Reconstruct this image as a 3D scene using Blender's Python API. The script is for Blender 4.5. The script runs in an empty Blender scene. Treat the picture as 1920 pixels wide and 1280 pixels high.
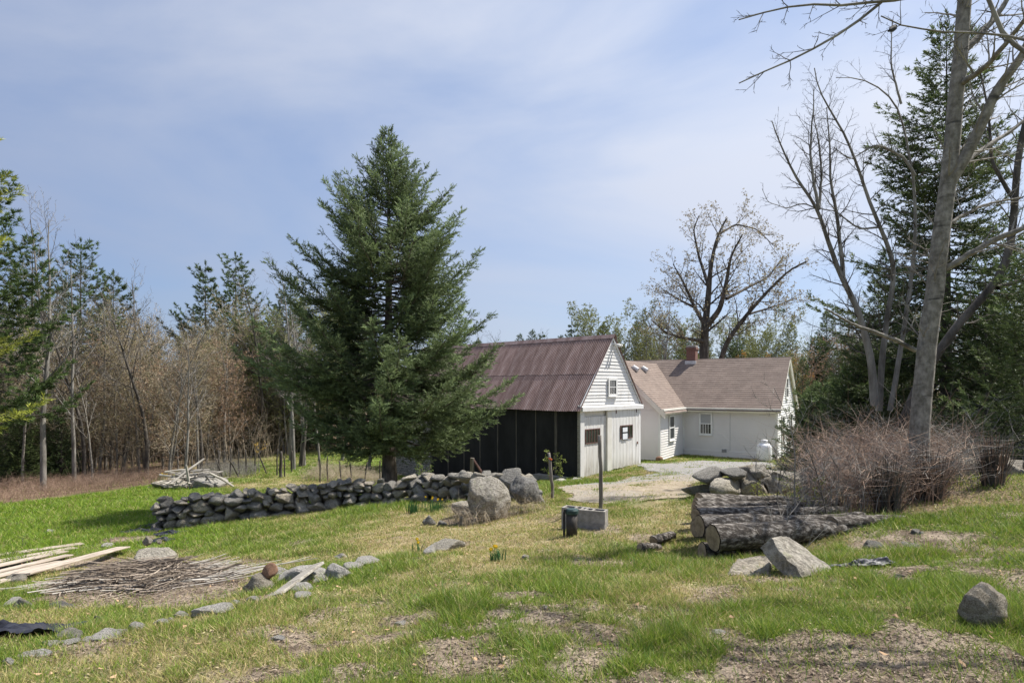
import bpy, bmesh, math, random
import numpy as np
from mathutils import Vector, Matrix, Euler

# ------------------------------------------------------------------ camera, sky, sun, exposure
scene = bpy.context.scene
COL = scene.collection
CAMZ = 4.0                 # eye height above the farmyard (m)
FPX, HORX, HORY = 1120.0, 960.0, 725.0   # focal length and horizon in photo pixels (1920 wide)
SUN_EL, SUN_AZ = math.radians(55), math.radians(23)   # azimuth measured from +X towards +Y

cam_d = bpy.data.cameras.new('camera')
cam = bpy.data.objects.new('camera', cam_d); COL.objects.link(cam)
cam.location = (0, 0, CAMZ); cam.rotation_euler = (math.pi/2, 0, 0)
cam_d.sensor_width = 36.0; cam_d.lens = FPX/1920*36
cam_d.shift_y = (HORY-640)/1920
cam_d.clip_end = 5000; cam_d.clip_start = 0.05
scene.camera = cam

w = bpy.data.worlds.new('World'); scene.world = w; w.use_nodes = True
nt = w.node_tree; nt.nodes.clear()
out = nt.nodes.new('ShaderNodeOutputWorld'); bg = nt.nodes.new('ShaderNodeBackground')
sky = nt.nodes.new('ShaderNodeTexSky'); sky.sky_type = 'NISHITA'; sky.sun_disc = False
sky.sun_elevation = SUN_EL; sky.sun_rotation = math.pi/2 - SUN_AZ
sky.air_density = 1.0; sky.dust_density = 0.5; sky.ozone_density = 3.0
tc = nt.nodes.new('ShaderNodeTexCoord')
mp = nt.nodes.new('ShaderNodeMapping'); mp.inputs['Scale'].default_value = (1.1, 1.1, 3.2)
mp.inputs['Rotation'].default_value = (0.1, 0.25, 0.6); mp.inputs['Location'].default_value = (5.5, 6.4, 2.2)
nz = nt.nodes.new('ShaderNodeTexNoise'); nz.inputs['Scale'].default_value = 1.5; nz.inputs['Detail'].default_value = 9
nz.inputs['Roughness'].default_value = 0.5; nz.inputs['Distortion'].default_value = 0.35
rp = nt.nodes.new('ShaderNodeValToRGB')
rp.color_ramp.elements[0].position = 0.33; rp.color_ramp.elements[0].color = (0.55,)*3+(1,)
rp.color_ramp.elements[1].position = 0.68; rp.color_ramp.elements[1].color = (0.95,)*3+(1,)
mx = nt.nodes.new('ShaderNodeMix'); mx.data_type = 'RGBA'
# thin high cloud, in the sky's radiance units: it scatters more light towards the sun's side of the sky
vd = nt.nodes.new('ShaderNodeVectorMath'); vd.operation = 'DOT_PRODUCT'
vd.inputs[1].default_value = (math.cos(SUN_EL)*math.cos(SUN_AZ), math.cos(SUN_EL)*math.sin(SUN_AZ), math.sin(SUN_EL))
nt.links.new(tc.outputs['Generated'], vd.inputs[0])
cr = nt.nodes.new('ShaderNodeMapRange'); cr.inputs[1].default_value = -0.1; cr.inputs[2].default_value = 0.9; nt.links.new(vd.outputs['Value'], cr.inputs[0])
cm_ = nt.nodes.new('ShaderNodeMix'); cm_.data_type = 'RGBA'; cm_.inputs[6].default_value = (1.6, 1.98, 3.0, 1); cm_.inputs[7].default_value = (4.7, 5.0, 5.75, 1)
nt.links.new(cr.outputs[0], cm_.inputs[0]); nt.links.new(cm_.outputs[2], mx.inputs[7])
nt.links.new(tc.outputs['Generated'], mp.inputs['Vector']); nt.links.new(mp.outputs[0], nz.inputs['Vector'])
nt.links.new(nz.outputs['Fac'], rp.inputs[0]); nt.links.new(rp.outputs[0], mx.inputs[0])
r2_ = nt.nodes.new('ShaderNodeValToRGB')      # thicker and thinner streaks of the veil
r2_.color_ramp.elements[0].position = 0.36; r2_.color_ramp.elements[0].color = (.8,.86,.95,1)
r2_.color_ramp.elements[1].position = 0.64; r2_.color_ramp.elements[1].color = (1.1,1.08,1.05,1)
m2_ = nt.nodes.new('ShaderNodeMix'); m2_.data_type = 'RGBA'; m2_.blend_type = 'MULTIPLY'; m2_.inputs[0].default_value = 1
nt.links.new(nz.outputs['Fac'], r2_.inputs[0]); nt.links.new(mx.outputs[2], m2_.inputs[6]); nt.links.new(r2_.outputs[0], m2_.inputs[7])
nt.links.new(sky.outputs[0], mx.inputs[6]); nt.links.new(m2_.outputs[2], bg.inputs[0])
nt.links.new(bg.outputs[0], out.inputs[0]); bg.inputs[1].default_value = 0.09

sd = bpy.data.lights.new('sun', 'SUN'); sd.energy = 4.2; sd.angle = math.radians(0.6); sd.color = (1.0, 0.95, 0.87)
sun = bpy.data.objects.new('sun', sd); COL.objects.link(sun)
sv = Vector((math.cos(SUN_EL)*math.cos(SUN_AZ), math.cos(SUN_EL)*math.sin(SUN_AZ), math.sin(SUN_EL)))
sun.rotation_euler = sv.to_track_quat('Z', 'Y').to_euler(); sun.location = (30, 15, 40)

scene.view_settings.view_transform = 'Standard'; scene.view_settings.look = 'None'
scene.view_settings.gamma = 1.0; scene.view_settings.exposure = 0.95
scene.view_settings.use_curve_mapping = False
scene.render.engine = 'CYCLES'

# ------------------------------------------------------------------ helpers
rng = np.random.default_rng(7); random.seed(7)
def hsh(ix, iy, seed):
    ix = ix.astype(np.int64); iy = iy.astype(np.int64)
    n = (ix*374761393 + iy*668265263 + seed*1274126177) & 0xffffffff
    n = ((n ^ (n >> 13))*1103515245) & 0xffffffff
    n = ((n ^ (n >> 15))*668265263) & 0xffffffff
    return ((n ^ (n >> 16)) & 0xffff)/65535.0
def vnoise(x, y, seed=0):
    x = np.asarray(x, float); y = np.asarray(y, float)
    ix = np.floor(x); iy = np.floor(y); fx = x-ix; fy = y-iy
    fx = fx*fx*(3-2*fx); fy = fy*fy*(3-2*fy)
    a = hsh(ix, iy, seed); b = hsh(ix+1, iy, seed); c = hsh(ix, iy+1, seed); d = hsh(ix+1, iy+1, seed)
    return (a*(1-fx)+b*fx)*(1-fy)+(c*(1-fx)+d*fx)*fy
def fbm(x, y, seed=0, oct=4):
    s = 0; a = .5; t = 0; x = np.asarray(x, float); y = np.asarray(y, float)
    for k in range(oct):
        s = s+a*vnoise(x, y, seed+k*17); t += a; a *= .5; x = x*2.03+5.1; y = y*2.03+9.7
    return s/t
def sstep(a, b, x):
    t = np.clip((x-a)/(b-a), 0, 1); return t*t*(3-2*t)
def at(px, py, Y):                       # a photo pixel at depth Y, in metres
    return ((px-HORX)/FPX*Y, Y, CAMZ+(HORY-py)/FPX*Y)

def link(o): COL.objects.link(o); return o
def tag(o, label=None, cat=None, group=None, kind=None):
    if label: o['label'] = label
    if cat: o['category'] = cat
    if group: o['group'] = group
    if kind: o['kind'] = kind
    return o
def empty(name, loc=(0,0,0), rz=0, label=None, cat=None, group=None):
    o = bpy.data.objects.new(name, None); link(o); o.location = loc; o.rotation_euler = (0,0,rz)
    o.empty_display_size = .2
    return tag(o, label, cat, group)
def mesh_np(name, V, F, mat=None, colors=None, smooth=False):
    """V (n,3), F (m,k) arrays with k = 3 or 4"""
    me = bpy.data.meshes.new(name)
    V = np.ascontiguousarray(V, np.float32); F = np.ascontiguousarray(F, np.int32)
    m, k = F.shape
    me.vertices.add(len(V)); me.vertices.foreach_set('co', V.ravel())
    me.loops.add(m*k); me.loops.foreach_set('vertex_index', F.ravel())
    me.polygons.add(m); me.polygons.foreach_set('loop_start', np.arange(0, m*k, k, dtype=np.int32))
    me.polygons.foreach_set('use_smooth', np.full(m, bool(smooth)))
    if colors is not None:
        at_ = me.color_attributes.new('col', 'FLOAT_COLOR', 'POINT')
        c = np.ones((len(V), 4), np.float32); c[:, :3] = colors
        at_.data.foreach_set('color', c.ravel())
    me.update(calc_edges=True); me.validate()
    if mat: me.materials.append(mat)
    return me
def mobj(name, me, parent=None):
    o = bpy.data.objects.new(name, me); link(o)
    if parent: o.parent = parent
    return o
class MB:
    """collects polygons for ONE mesh"""
    def __init__(s): s.v = []; s.f = []
    def poly(s, pts): n = len(s.v); s.v += [tuple(p) for p in pts]; s.f.append(list(range(n, n+len(pts)))); return s
    def box(s, x0, x1, y0, y1, z0, z1):
        n = len(s.v)
        s.v += [(x,y,z) for z in (z0,z1) for y in (y0,y1) for x in (x0,x1)]
        s.f += [[n+i for i in q] for q in ((0,2,3,1),(4,5,7,6),(0,1,5,4),(2,6,7,3),(0,4,6,2),(1,3,7,5))]
        return s
    def prism(s, A, B):                  # two matching loops joined by sides
        n = len(s.v); k = len(A); s.v += [tuple(p) for p in A]+[tuple(p) for p in B]
        s.f.append([n+i for i in range(k)][::-1]); s.f.append([n+k+i for i in range(k)])
        for i in range(k): j = (i+1) % k; s.f.append([n+i, n+j, n+k+j, n+k+i])
        return s
    def tube(s, pts, rad, sides=8, cap=True):
        V, F = tube_np(np.array(pts, float), np.array(rad, float), sides)
        n = len(s.v); s.v += [tuple(p) for p in V]; s.f += [[n+i for i in q] for q in F.tolist()]
        if cap:
            k = len(pts); s.f.append([n+i for i in range(sides)][::-1]); s.f.append([n+(k-1)*sides+i for i in range(sides)])
        return s
    def lathe(s, prof, c=(0,0,0), sides=20):
        n = len(s.v); k = len(prof)
        for r, z in prof:
            for i in range(sides):
                a = 2*math.pi*i/sides; s.v.append((c[0]+r*math.cos(a), c[1]+r*math.sin(a), c[2]+z))
        for j in range(k-1):
            for i in range(sides):
                i2 = (i+1) % sides; s.f.append([n+j*sides+i, n+j*sides+i2, n+(j+1)*sides+i2, n+(j+1)*sides+i])
        s.f.append([n+i for i in range(sides)][::-1]); s.f.append([n+(k-1)*sides+i for i in range(sides)])
        return s
    def build(s, name, mat, parent=None, smooth=False, bevel=0):
        me = bpy.data.meshes.new(name); me.from_pydata(s.v, [], s.f); me.update()
        if bevel or True:
            bm = bmesh.new(); bm.from_mesh(me)
            bmesh.ops.recalc_face_normals(bm, faces=bm.faces)
            if bevel: bmesh.ops.bevel(bm, geom=bm.edges[:], offset=bevel, segments=1, affect='EDGES', clamp_overlap=True)
            bm.to_mesh(me); bm.free()
        me.polygons.foreach_set('use_smooth', [bool(smooth)]*len(me.polygons))
        if mat: me.materials.append(mat)
        return mobj(name, me, parent)
def tube_np(P, R, sides):
    n = len(P)
    T = np.gradient(P, axis=0); T /= (np.linalg.norm(T, axis=1, keepdims=True)+1e-9)
    ref = np.array([0., 0, 1]) if abs(T[0, 2]) < .9 else np.array([1., 0, 0])
    A = np.cross(T, ref); A /= (np.linalg.norm(A, axis=1, keepdims=True)+1e-9)
    B = np.cross(T, A)
    th = np.arange(sides)*2*np.pi/sides
    V = P[:, None]+R[:, None, None]*(np.cos(th)[None, :, None]*A[:, None]+np.sin(th)[None, :, None]*B[:, None])
    i = np.arange(sides); j = (i+1) % sides
    F = []
    for k in range(n-1): F.append(np.stack([k*sides+i, k*sides+j, (k+1)*sides+j, (k+1)*sides+i], 1))
    return V.reshape(-1, 3), np.concatenate(F)
def tubes_np(polys):
    """many tubes -> one vertex array and one quad array; polys = [(pts, radii)]"""
    VS, FS, n = [], [], 0
    for P, R in polys:
        r = R[0]; sd_ = 9 if r > .07 else (6 if r > .025 else (4 if r > .01 else 3))
        V, F = tube_np(P, R, sd_); VS.append(V); FS.append(F+n); n += len(V)
    return np.concatenate(VS), np.concatenate(FS)

# ------------------------------------------------------------------ terrain
TPC = [  # photo pixel of a ground point and its depth
 (960,1280,3.3),(0,1280,3.75),(1920,1280,3.0),(960,1100,5.6),(960,1040,7.2),(1100,990,9.1),(1127,958,10.8),(1036,935,14),
 (1250,930,14.3),(1250,900,19),(1250,870,28.5),(330,990,14.5),(300,1040,11),(0,1030,12),(0,945,21),(150,930,23.5),(300,912,26),
 (600,880,32),(650,850,40),(230,1130,6.7),(450,1090,7.2),(0,1150,6.0),(700,1050,7.6),(830,1030,8.3),(910,985,11),(650,1000,11),
 (500,1030,10),(760,945,15.5),(560,965,15),(1000,935,14),(1340,1040,7.5),(1500,1075,6),(1690,990,7.5),(1850,1170,4),(1900,900,10),
 (1330,937,11.3),(1480,925,11.6)]
TPW = [ # X, Y, height relative to the eye
 (2.97,26,-3.97),(6.3,29.7,-3.80),(-7.2,34.6,-5.1),(-.9,29.2,-4.55),(-4.6,32.4,-4.95),(-10,37,-4.6),(14.2,32,-3.9),(10,34.6,-3.9),(7.7,31.1,-3.87),(5,37,-3.95),(18,38,-3.9),(10,42,-3.95),
 (0,-6,-1.5),(-10,-6,-1.9),(10,-6,-1.35),(0,-30,-1.3),(30,-30,-1),(-30,-30,-2),(-40,60,-5),(0,70,-4.5),(40,60,-4),(-60,30,-5.5),
 (60,30,-3),(0,47,-4.3),(22,48,-4),(-20,42,-4.7),(12,20,-2.9),(18,20,-2.4),(25,12,-1.5),(-30,12,-4.2),(9.5,11,-1.62),(7,11.3,-1.8),(-120,120,-5),(120,120,-4.5),(-120,-80,-3),(120,-80,-1)]
_C = [((a-HORX)/FPX*y, y, (HORY-b)/FPX*y) for a, b, y in TPC]+TPW
_C = np.array(_C, float)
def _U(r): return np.where(r > 1e-9, r*r*np.log(np.maximum(r, 1e-9)), 0)
def _solve():
    n = len(_C); D = np.hypot(_C[:, None, 0]-_C[None, :, 0], _C[:, None, 1]-_C[None, :, 1])
    K = _U(D)+np.eye(n)*.6; Pm = np.c_[np.ones(n), _C[:, :2]]
    A = np.zeros((n+3, n+3)); A[:n, :n] = K; A[:n, n:] = Pm; A[n:, :n] = Pm.T
    return np.linalg.solve(A, np.r_[_C[:, 2], 0, 0, 0])
_W = _solve()
def gz(x, y, fine=True):
    x = np.asarray(x, float); y = np.asarray(y, float); sh = x.shape; x = x.ravel(); y = y.ravel()
    z = np.zeros(len(x)); n = len(_C)
    for s in range(0, len(x), 50000):
        xs = x[s:s+50000]; ys = y[s:s+50000]
        z[s:s+50000] = _U(np.hypot(xs[:, None]-_C[None, :, 0], ys[:, None]-_C[None, :, 1]))@_W[:n]+_W[n]+_W[n+1]*xs+_W[n+2]*ys
    far = sstep(90, 160, np.hypot(x, y)); z = z*(1-far)-5*far
    if fine:
        near = 1-sstep(18, 40, np.hypot(x, y))
        z += near*((fbm(x*.9, y*.9, 3, 3)-.5)*.16+(fbm(x*4, y*4, 11, 3)-.5)*.05)
    return (z+CAMZ).reshape(sh)
def g1(x, y): return float(gz(np.array([x]), np.array([y]))[0])
_RY = np.arange(2.4, 70, .03)
def ray(px, py):                         # where the sight line through a pixel meets the ground
    X = (px-HORX)/FPX*_RY; Z = CAMZ+(HORY-py)/FPX*_RY
    h = np.nonzero(Z <= gz(X, _RY))[0]
    i = h[0] if len(h) else len(_RY)-1
    return (float(X[i]), float(_RY[i]), float(Z[i]))
def on(px, Y):
    X = (px-HORX)/FPX*Y; return (X, Y, g1(X, Y))

# ------------------------------------------------------------------ materials
def lin(r, g, b): return tuple(((c/255)/12.92 if c/255 <= .04045 else ((c/255+.055)/1.055)**2.4) for c in (r, g, b))
class NT:
    def __init__(s, name):
        s.m = bpy.data.materials.new(name); s.m.use_nodes = True; s.t = s.m.node_tree; s.t.nodes.clear()
        s.o = s.n('ShaderNodeOutputMaterial'); s.p = s.n('ShaderNodeBsdfPrincipled'); s.l(s.p.outputs[0], s.o.inputs[0])
        s.p.inputs['Roughness'].default_value = .85; s.p.inputs['Specular IOR Level'].default_value = .25
        s.tc = s.n('ShaderNodeTexCoord')
    def n(s, t, **k):
        x = s.t.nodes.new(t)
        for a, b in k.items(): setattr(x, a, b)
        return x
    def l(s, a, b): s.t.links.new(a, b)
    def noise(s, scale, detail=4, rough=.6, vec=None, stretch=None, dist=0):
        x = s.n('ShaderNodeTexNoise'); x.inputs['Scale'].default_value = scale; x.inputs['Detail'].default_value = detail
        x.inputs['Roughness'].default_value = rough; x.inputs['Distortion'].default_value = dist
        v = vec or s.tc.outputs['Object']
        if stretch:
            m = s.n('ShaderNodeMapping'); m.inputs['Scale'].default_value = stretch; s.l(v, m.inputs[0]); v = m.outputs[0]
        s.l(v, x.inputs['Vector']); return x.outputs['Fac']
    def ramp(s, fac, stops):
        r = s.n('ShaderNodeValToRGB'); e = r.color_ramp.elements
        while len(e) < len(stops): e.new(.5)
        for q, (p, c) in zip(e, stops): q.position = p; q.color = tuple(c)+(1,) if len(c) == 3 else c
        s.l(fac, r.inputs[0]); return r.outputs[0]
    def mix(s, fac, a, b, mode='MIX'):
        m = s.n('ShaderNodeMix', data_type='RGBA', blend_type=mode)
        for i, q in ((0, fac), (6, a), (7, b)):
            if isinstance(q, (int, float)): m.inputs[i].default_value = q
            elif isinstance(q, tuple): m.inputs[i].default_value = q+(1,) if len(q) == 3 else q
            else: s.l(q, m.inputs[i])
        return m.outputs[2]
    def base(s, c):
        if isinstance(c, tuple): s.p.inputs['Base Color'].default_value = c+(1,)
        else: s.l(c, s.p.inputs['Base Color'])
    def bump(s, h, strength=.5, dist=.02):
        b = s.n('ShaderNodeBump'); b.inputs['Strength'].default_value = strength; b.inputs['Distance'].default_value = dist
        s.l(h, b.inputs['Height']); s.l(b.outputs[0], s.p.inputs['Normal'])
    def rand(s): return s.n('ShaderNodeObjectInfo').outputs['Random']
    def attr(s): return s.n('ShaderNodeAttribute', attribute_name='col').outputs['Color']
    def rough(s, v): s.p.inputs['Roughness'].default_value = v
M = {}
def simple(name, c1, c2, scale=3, stretch=None, rough=.85, bump=.3, bscale=None, bdist=.01, detail=5, spec=.25):
    t = NT(name); f = t.noise(scale, detail, .65, stretch=stretch)
    t.base(t.ramp(f, [(.36, c1), (.64, c2)])); t.rough(rough); t.p.inputs['Specular IOR Level'].default_value = spec
    if bump: t.bump(t.noise(bscale or scale*3, 4, .6, stretch=stretch), bump, bdist)
    M[name] = t.m; return t
def leafmat(name, rough=.6, trans=.3, tint=None, var=.0):
    t = NT(name); c = t.attr()
    if tint: c = t.mix(1.0, c, tint, 'MULTIPLY')
    if var:
        r = t.ramp(t.rand(), [(0, (1-var, 1-var*.6, 1-var)), (1, (1+var*.6, 1+var*.5, 1+var*.3))]); c = t.mix(1.0, c, r, 'MULTIPLY')
    t.base(c); t.rough(rough)
    tr = t.n('ShaderNodeBsdfTranslucent'); t.l(c, tr.inputs[0])
    ms = t.n('ShaderNodeMixShader'); ms.inputs[0].default_value = trans
    t.l(t.p.outputs[0], ms.inputs[1]); t.l(tr.outputs[0], ms.inputs[2]); t.l(ms.outputs[0], t.o.inputs[0])
    M[name] = t.m
leafmat('grass', .55, .35); leafmat('needles', .6, .28, var=.12); leafmat('buds', .7, .3, var=.2); leafmat('litter', .9, .1)
def rockmat(name, dark, mid, pale, lichen, lich=.55, sc=1.0, var=True):
    t = NT(name); f = t.noise(3.2*sc, 6, .7)
    c = t.ramp(f, [(.35, dark), (.48, mid), (.66, pale)])
    sp = t.noise(16*sc, 4, .8); c = t.mix(.5, c, t.ramp(sp, [(.4, tuple(q*.55 for q in dark)), (.6, tuple(q*1.15 for q in pale))]))
    lf = t.ramp(t.noise(7*sc, 5, .75), [(lich, (0,0,0)), (lich+.09, (1,1,1))]); c = t.mix(lf, c, lichen)
    if var: r = t.ramp(t.rand(), [(0, (.62,.63,.66)), (.35, (.95,.95,.95)), (.7, (1.15,1.08,.97)), (1, (1.4,1.36,1.28))]); c = t.mix(1.0, c, r, 'MULTIPLY')
    t.base(c); t.rough(.95); t.bump(t.noise(6*sc, 8, .75), 1.0, .12); M[name] = t.m
rockmat('stone', (.16,.148,.128), (.34,.32,.28), (.54,.51,.455), (.27,.28,.22), .6)
rockmat('boulder', (.17,.157,.138), (.31,.29,.255), (.45,.43,.39), (.33,.33,.25), .56, .8)
rockmat('pale_stone', (.36,.33,.29), (.56,.53,.48), (.72,.69,.63), (.42,.41,.34), .62, 1.0, False)
rockmat('tan_stone', (.2,.165,.115), (.42,.36,.27), (.6,.54,.44), (.5,.47,.4), .6, 1.3, False)
def barkmat(name, a, b, c, sc=4, stretch=(1,1,.25), bstr=.6, band=False):
    t = NT(name); f = t.noise(sc, 6, .65, stretch=stretch); col = t.ramp(f, [(.36, a), (.5, b), (.64, c)])
    if band:
        k = t.ramp(t.noise(2.3, 4, .6, stretch=(.6,.6,3.2)), [(.57, (0,0,0)), (.68, (1,1,1))]); col = t.mix(k, col, (.06,.055,.05))
    t.base(col); t.rough(.92); t.bump(t.noise(sc*3, 5, .65, stretch=stretch), bstr, .02); M[name] = t.m
barkmat('bark_grey', (.11,.1,.088), (.2,.185,.165), (.3,.285,.26))
barkmat('bark_pale', (.13,.117,.098), (.21,.192,.165), (.31,.285,.25), 11, (1,1,.7), .6, True)
barkmat('bark_dark', (.04,.035,.03), (.08,.07,.06), (.14,.125,.11))
barkmat('bark_spruce', (.06,.05,.042), (.12,.1,.085), (.19,.165,.14), 6, (1,1,.5), .9)
barkmat('log_bark', (.03,.025,.021), (.085,.072,.06), (.3,.275,.245), 26, (.45,1,1), 1.0)
simple('twig_grey', (.17,.155,.135), (.28,.26,.23), 2, bump=0); simple('twig_dark', (.06,.05,.045), (.13,.115,.1), 2, bump=0)
simple('twig_tan', (.3,.24,.17), (.48,.4,.29), 2, bump=0); simple('twig_brown', (.2,.13,.09), (.37,.26,.19), 2, bump=0)
simple('twig_dry', (.17,.135,.105), (.33,.275,.22), 2, bump=0)
simple('twig_pale', (.3,.275,.24), (.46,.43,.38), 2, bump=0)
simple('old_wood', (.2,.18,.15), (.4,.37,.32), 3, (8,1,8), .9, .5, 9)
simple('pale_plank', (.27,.225,.18), (.5,.43,.355), 3, (1,9,9), .9, .5, 8)
simple('post_wood', (.11,.095,.08), (.27,.245,.21), 3, (7,7,.7), .9, .7, 9)
simple('cut_wood', (.19,.14,.09), (.36,.28,.19), 9, None, .9, .4)
simple('black_felt', (.011,.011,.012), (.024,.024,.025), 1.6, (1,1,.35), .75, .25, 5)
simple('batten', (.07,.062,.052), (.15,.135,.115), 3, (6,6,.6), .9, .4)
simple('concrete', (.2,.185,.165), (.33,.31,.285), 9, None, .95, .5, 40)
simple('white_trim', (.7,.69,.66), (.8,.8,.78), 1.5, (1,1,.6), .6, .1)
simple('cream_trim', (.66,.63,.56), (.76,.74,.68), 1.5, None, .6, .1)
simple('rust_metal', (.15,.07,.05), (.24,.13,.1), 5, None, .7, .2)
simple('grey_metal', (.45,.45,.45), (.6,.6,.6), 5, None, .4, .1, spec=.5)
simple('tank_white', (.74,.75,.76), (.8,.8,.8), 3, None, .35, 0, spec=.5)
simple('dark_frame', (.09,.05,.045), (.18,.1,.085), 5, None, .7, .1)
simple('black_plastic', (.012,.013,.018), (.035,.037,.05), 3, None, .5, .5, 6, .02, spec=.3)
simple('green_paint', (.015,.03,.028), (.04,.075,.07), 6, None, .45, .1)
simple('pipe_brown', (.035,.03,.026), (.075,.066,.058), 6, None, .55, .2)
simple('clay', (.15,.085,.055), (.27,.16,.105), 6, None, .9, .3)
simple('chip_brown', (.16,.11,.08), (.3,.22,.165), 10, None, .95, .4)
simple('paper', (.72,.74,.78), (.82,.84,.86), 4, None, .8, 0)
simple('ink', (.02,.02,.025), (.05,.05,.055), 4, None, .7, 0)
simple('blue_paint', (.06,.09,.16), (.09,.13,.21), 4, None, .35, 0, spec=.5); simple('red_paint', (.3,.04,.03), (.4,.06,.05), 4, None, .4, 0)
simple('rubber', (.015,.015,.016), (.03,.03,.032), 8, None, .85, .1)
simple('feather', (.02,.02,.022), (.05,.05,.052), 8, None, .8, 0)
simple('yellow_petal', (.75,.5,.02), (.85,.62,.05), 5, None, .6, 0)
simple('orange_ribbon', (.6,.12,.03), (.7,.16,.05), 5, None, .6, 0)
t = NT('glass'); t.base(t.ramp(t.noise(1.3, 3), [(.3, (.015,.017,.018)), (.7, (.05,.056,.058))])); t.rough(.08); t.p.inputs['Specular IOR Level'].default_value = .6; M['glass'] = t.m
t = NT('painted_reflection'); t.base((.34,.35,.36)); t.rough(.25); t.p.inputs['Specular IOR Level'].default_value = .6; M['painted_reflection'] = t.m  # upper sash pane: its pale reflection is put into the base colour
# weathered white paint with streaks
t = NT('white_paint'); f = t.noise(2.0, 6, .7, stretch=(1,1,.3)); c = t.ramp(f, [(.25, (.52,.5,.46)), (.45, (.72,.71,.69)), (.8, (.79,.79,.78))])
k = t.ramp(t.noise(9, 6, .75, stretch=(1,1,3)), [(.66, (0,0,0)), (.74, (1,1,1))]); c = t.mix(k, c, (.4,.37,.33))
t.base(c); t.rough(.75); t.bump(t.noise(30, 4, .6, stretch=(1,1,.2)), .25, .006); M['white_paint'] = t.m
t = NT('door_paint'); f = t.noise(1.4, 6, .7, stretch=(6,6,.5)); c = t.ramp(f, [(.32, (.5,.47,.42)), (.5, (.72,.71,.68)), (.7, (.78,.77,.75))])
sx = t.n('ShaderNodeSeparateXYZ'); t.l(t.tc.outputs['Object'], sx.inputs[0]); mr = t.n('ShaderNodeMapRange'); mr.inputs[1].default_value = .75; mr.inputs[2].default_value = -.05; t.l(sx.outputs[2], mr.inputs[0])
mu = t.n('ShaderNodeMath', operation='MULTIPLY'); t.l(mr.outputs[0], mu.inputs[0]); t.l(t.ramp(t.noise(5, 6, .75, stretch=(1,1,.4)), [(.35, (.1,)*3), (.65, (1,)*3)]), mu.inputs[1]); c = t.mix(mu.outputs[0], c, (.3,.27,.22))
t.base(c); t.rough(.8); t.bump(t.noise(30, 4, .6, stretch=(1,1,.1)), .25, .006); M['door_paint'] = t.m
t = NT('vinyl'); f = t.noise(.8, 5, .6); c = t.ramp(f, [(.3, (.7,.675,.645)), (.7, (.77,.745,.715))]); t.base(c); t.rough(.55); M['vinyl'] = t.m
# corrugated iron: faded red-brown paint with streaks down the slope
t = NT('iron'); f = t.noise(1.2, 7, .72, stretch=(.4,1.6,.4)); c = t.ramp(f, [(.36, (.16,.1,.086)), (.5, (.25,.172,.152)), (.66, (.38,.3,.28))])
k = t.ramp(t.noise(4, 6, .75, stretch=(.5,3,.5)), [(.6, (0,0,0)), (.72, (1,1,1))]); c = t.mix(k, c, (.15,.085,.075))
r = t.ramp(t.rand(), [(0, (.82,.8,.8)), (1, (1.15,1.13,1.13))]); c = t.mix(1.0, c, r, 'MULTIPLY')
t.base(c); t.rough(.55); t.p.inputs['Metallic'].default_value = .25; M['iron'] = t.m
# asphalt shingles (brick pattern gives the tabs' colours; the courses are geometry)
def shingle(name, axis):
    t = NT(name); sx = t.n('ShaderNodeSeparateXYZ'); t.l(t.tc.outputs['Object'], sx.inputs[0])
    cb = t.n('ShaderNodeCombineXYZ'); t.l(sx.outputs[0 if axis == 'x' else 1], cb.inputs[0]); t.l(sx.outputs[2], cb.inputs[1])
    b = t.n('ShaderNodeTexBrick'); b.offset = .5; b.inputs['Scale'].default_value = 1; b.inputs['Brick Width'].default_value = .31; b.inputs['Row Height'].default_value = .095
    b.inputs['Mortar Size'].default_value = .006; b.inputs['Color1'].default_value = (.165,.128,.108,1); b.inputs['Color2'].default_value = (.25,.2,.17,1); b.inputs['Mortar'].default_value = (.1,.07,.055,1)
    t.l(cb.outputs[0], b.inputs['Vector'])
    c = t.mix(.5, b.outputs[0], t.ramp(t.noise(1.2, 6, .7), [(.3, (.14,.11,.095)), (.7, (.28,.22,.185))]))
    t.base(c); t.rough(.95); t.bump(t.noise(60, 3, .6), .4, .01); M[name] = t.m
shingle('shingle_x', 'x'); shingle('shingle_y', 'y')
t = NT('brick'); b = t.n('ShaderNodeTexBrick'); b.inputs['Scale'].default_value = 1; b.inputs['Brick Width'].default_value = .21; b.inputs['Row Height'].default_value = .068; b.inputs['Mortar Size'].default_value = .008
b.inputs['Color1'].default_value = (.15,.06,.045,1); b.inputs['Color2'].default_value = (.21,.085,.06,1); b.inputs['Mortar'].default_value = (.2,.17,.15,1)
sx = t.n('ShaderNodeSeparateXYZ'); t.l(t.tc.outputs['Object'], sx.inputs[0]); ad = t.n('ShaderNodeMath', operation='ADD'); t.l(sx.outputs[0], ad.inputs[0]); t.l(sx.outputs[1], ad.inputs[1])
cb = t.n('ShaderNodeCombineXYZ'); t.l(ad.outputs[0], cb.inputs[0]); t.l(sx.outputs[2], cb.inputs[1]); t.l(cb.outputs[0], b.inputs['Vector']); t.base(b.outputs[0]); M['brick'] = t.m
# weathered wall shingles
t = NT('wall_shingle'); c = t.ramp(t.noise(3, 5, .8, stretch=(3,3,2.5)), [(.36, (.1,.095,.085)), (.64, (.42,.4,.37))]); t.base(c); M['wall_shingle'] = t.m
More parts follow.
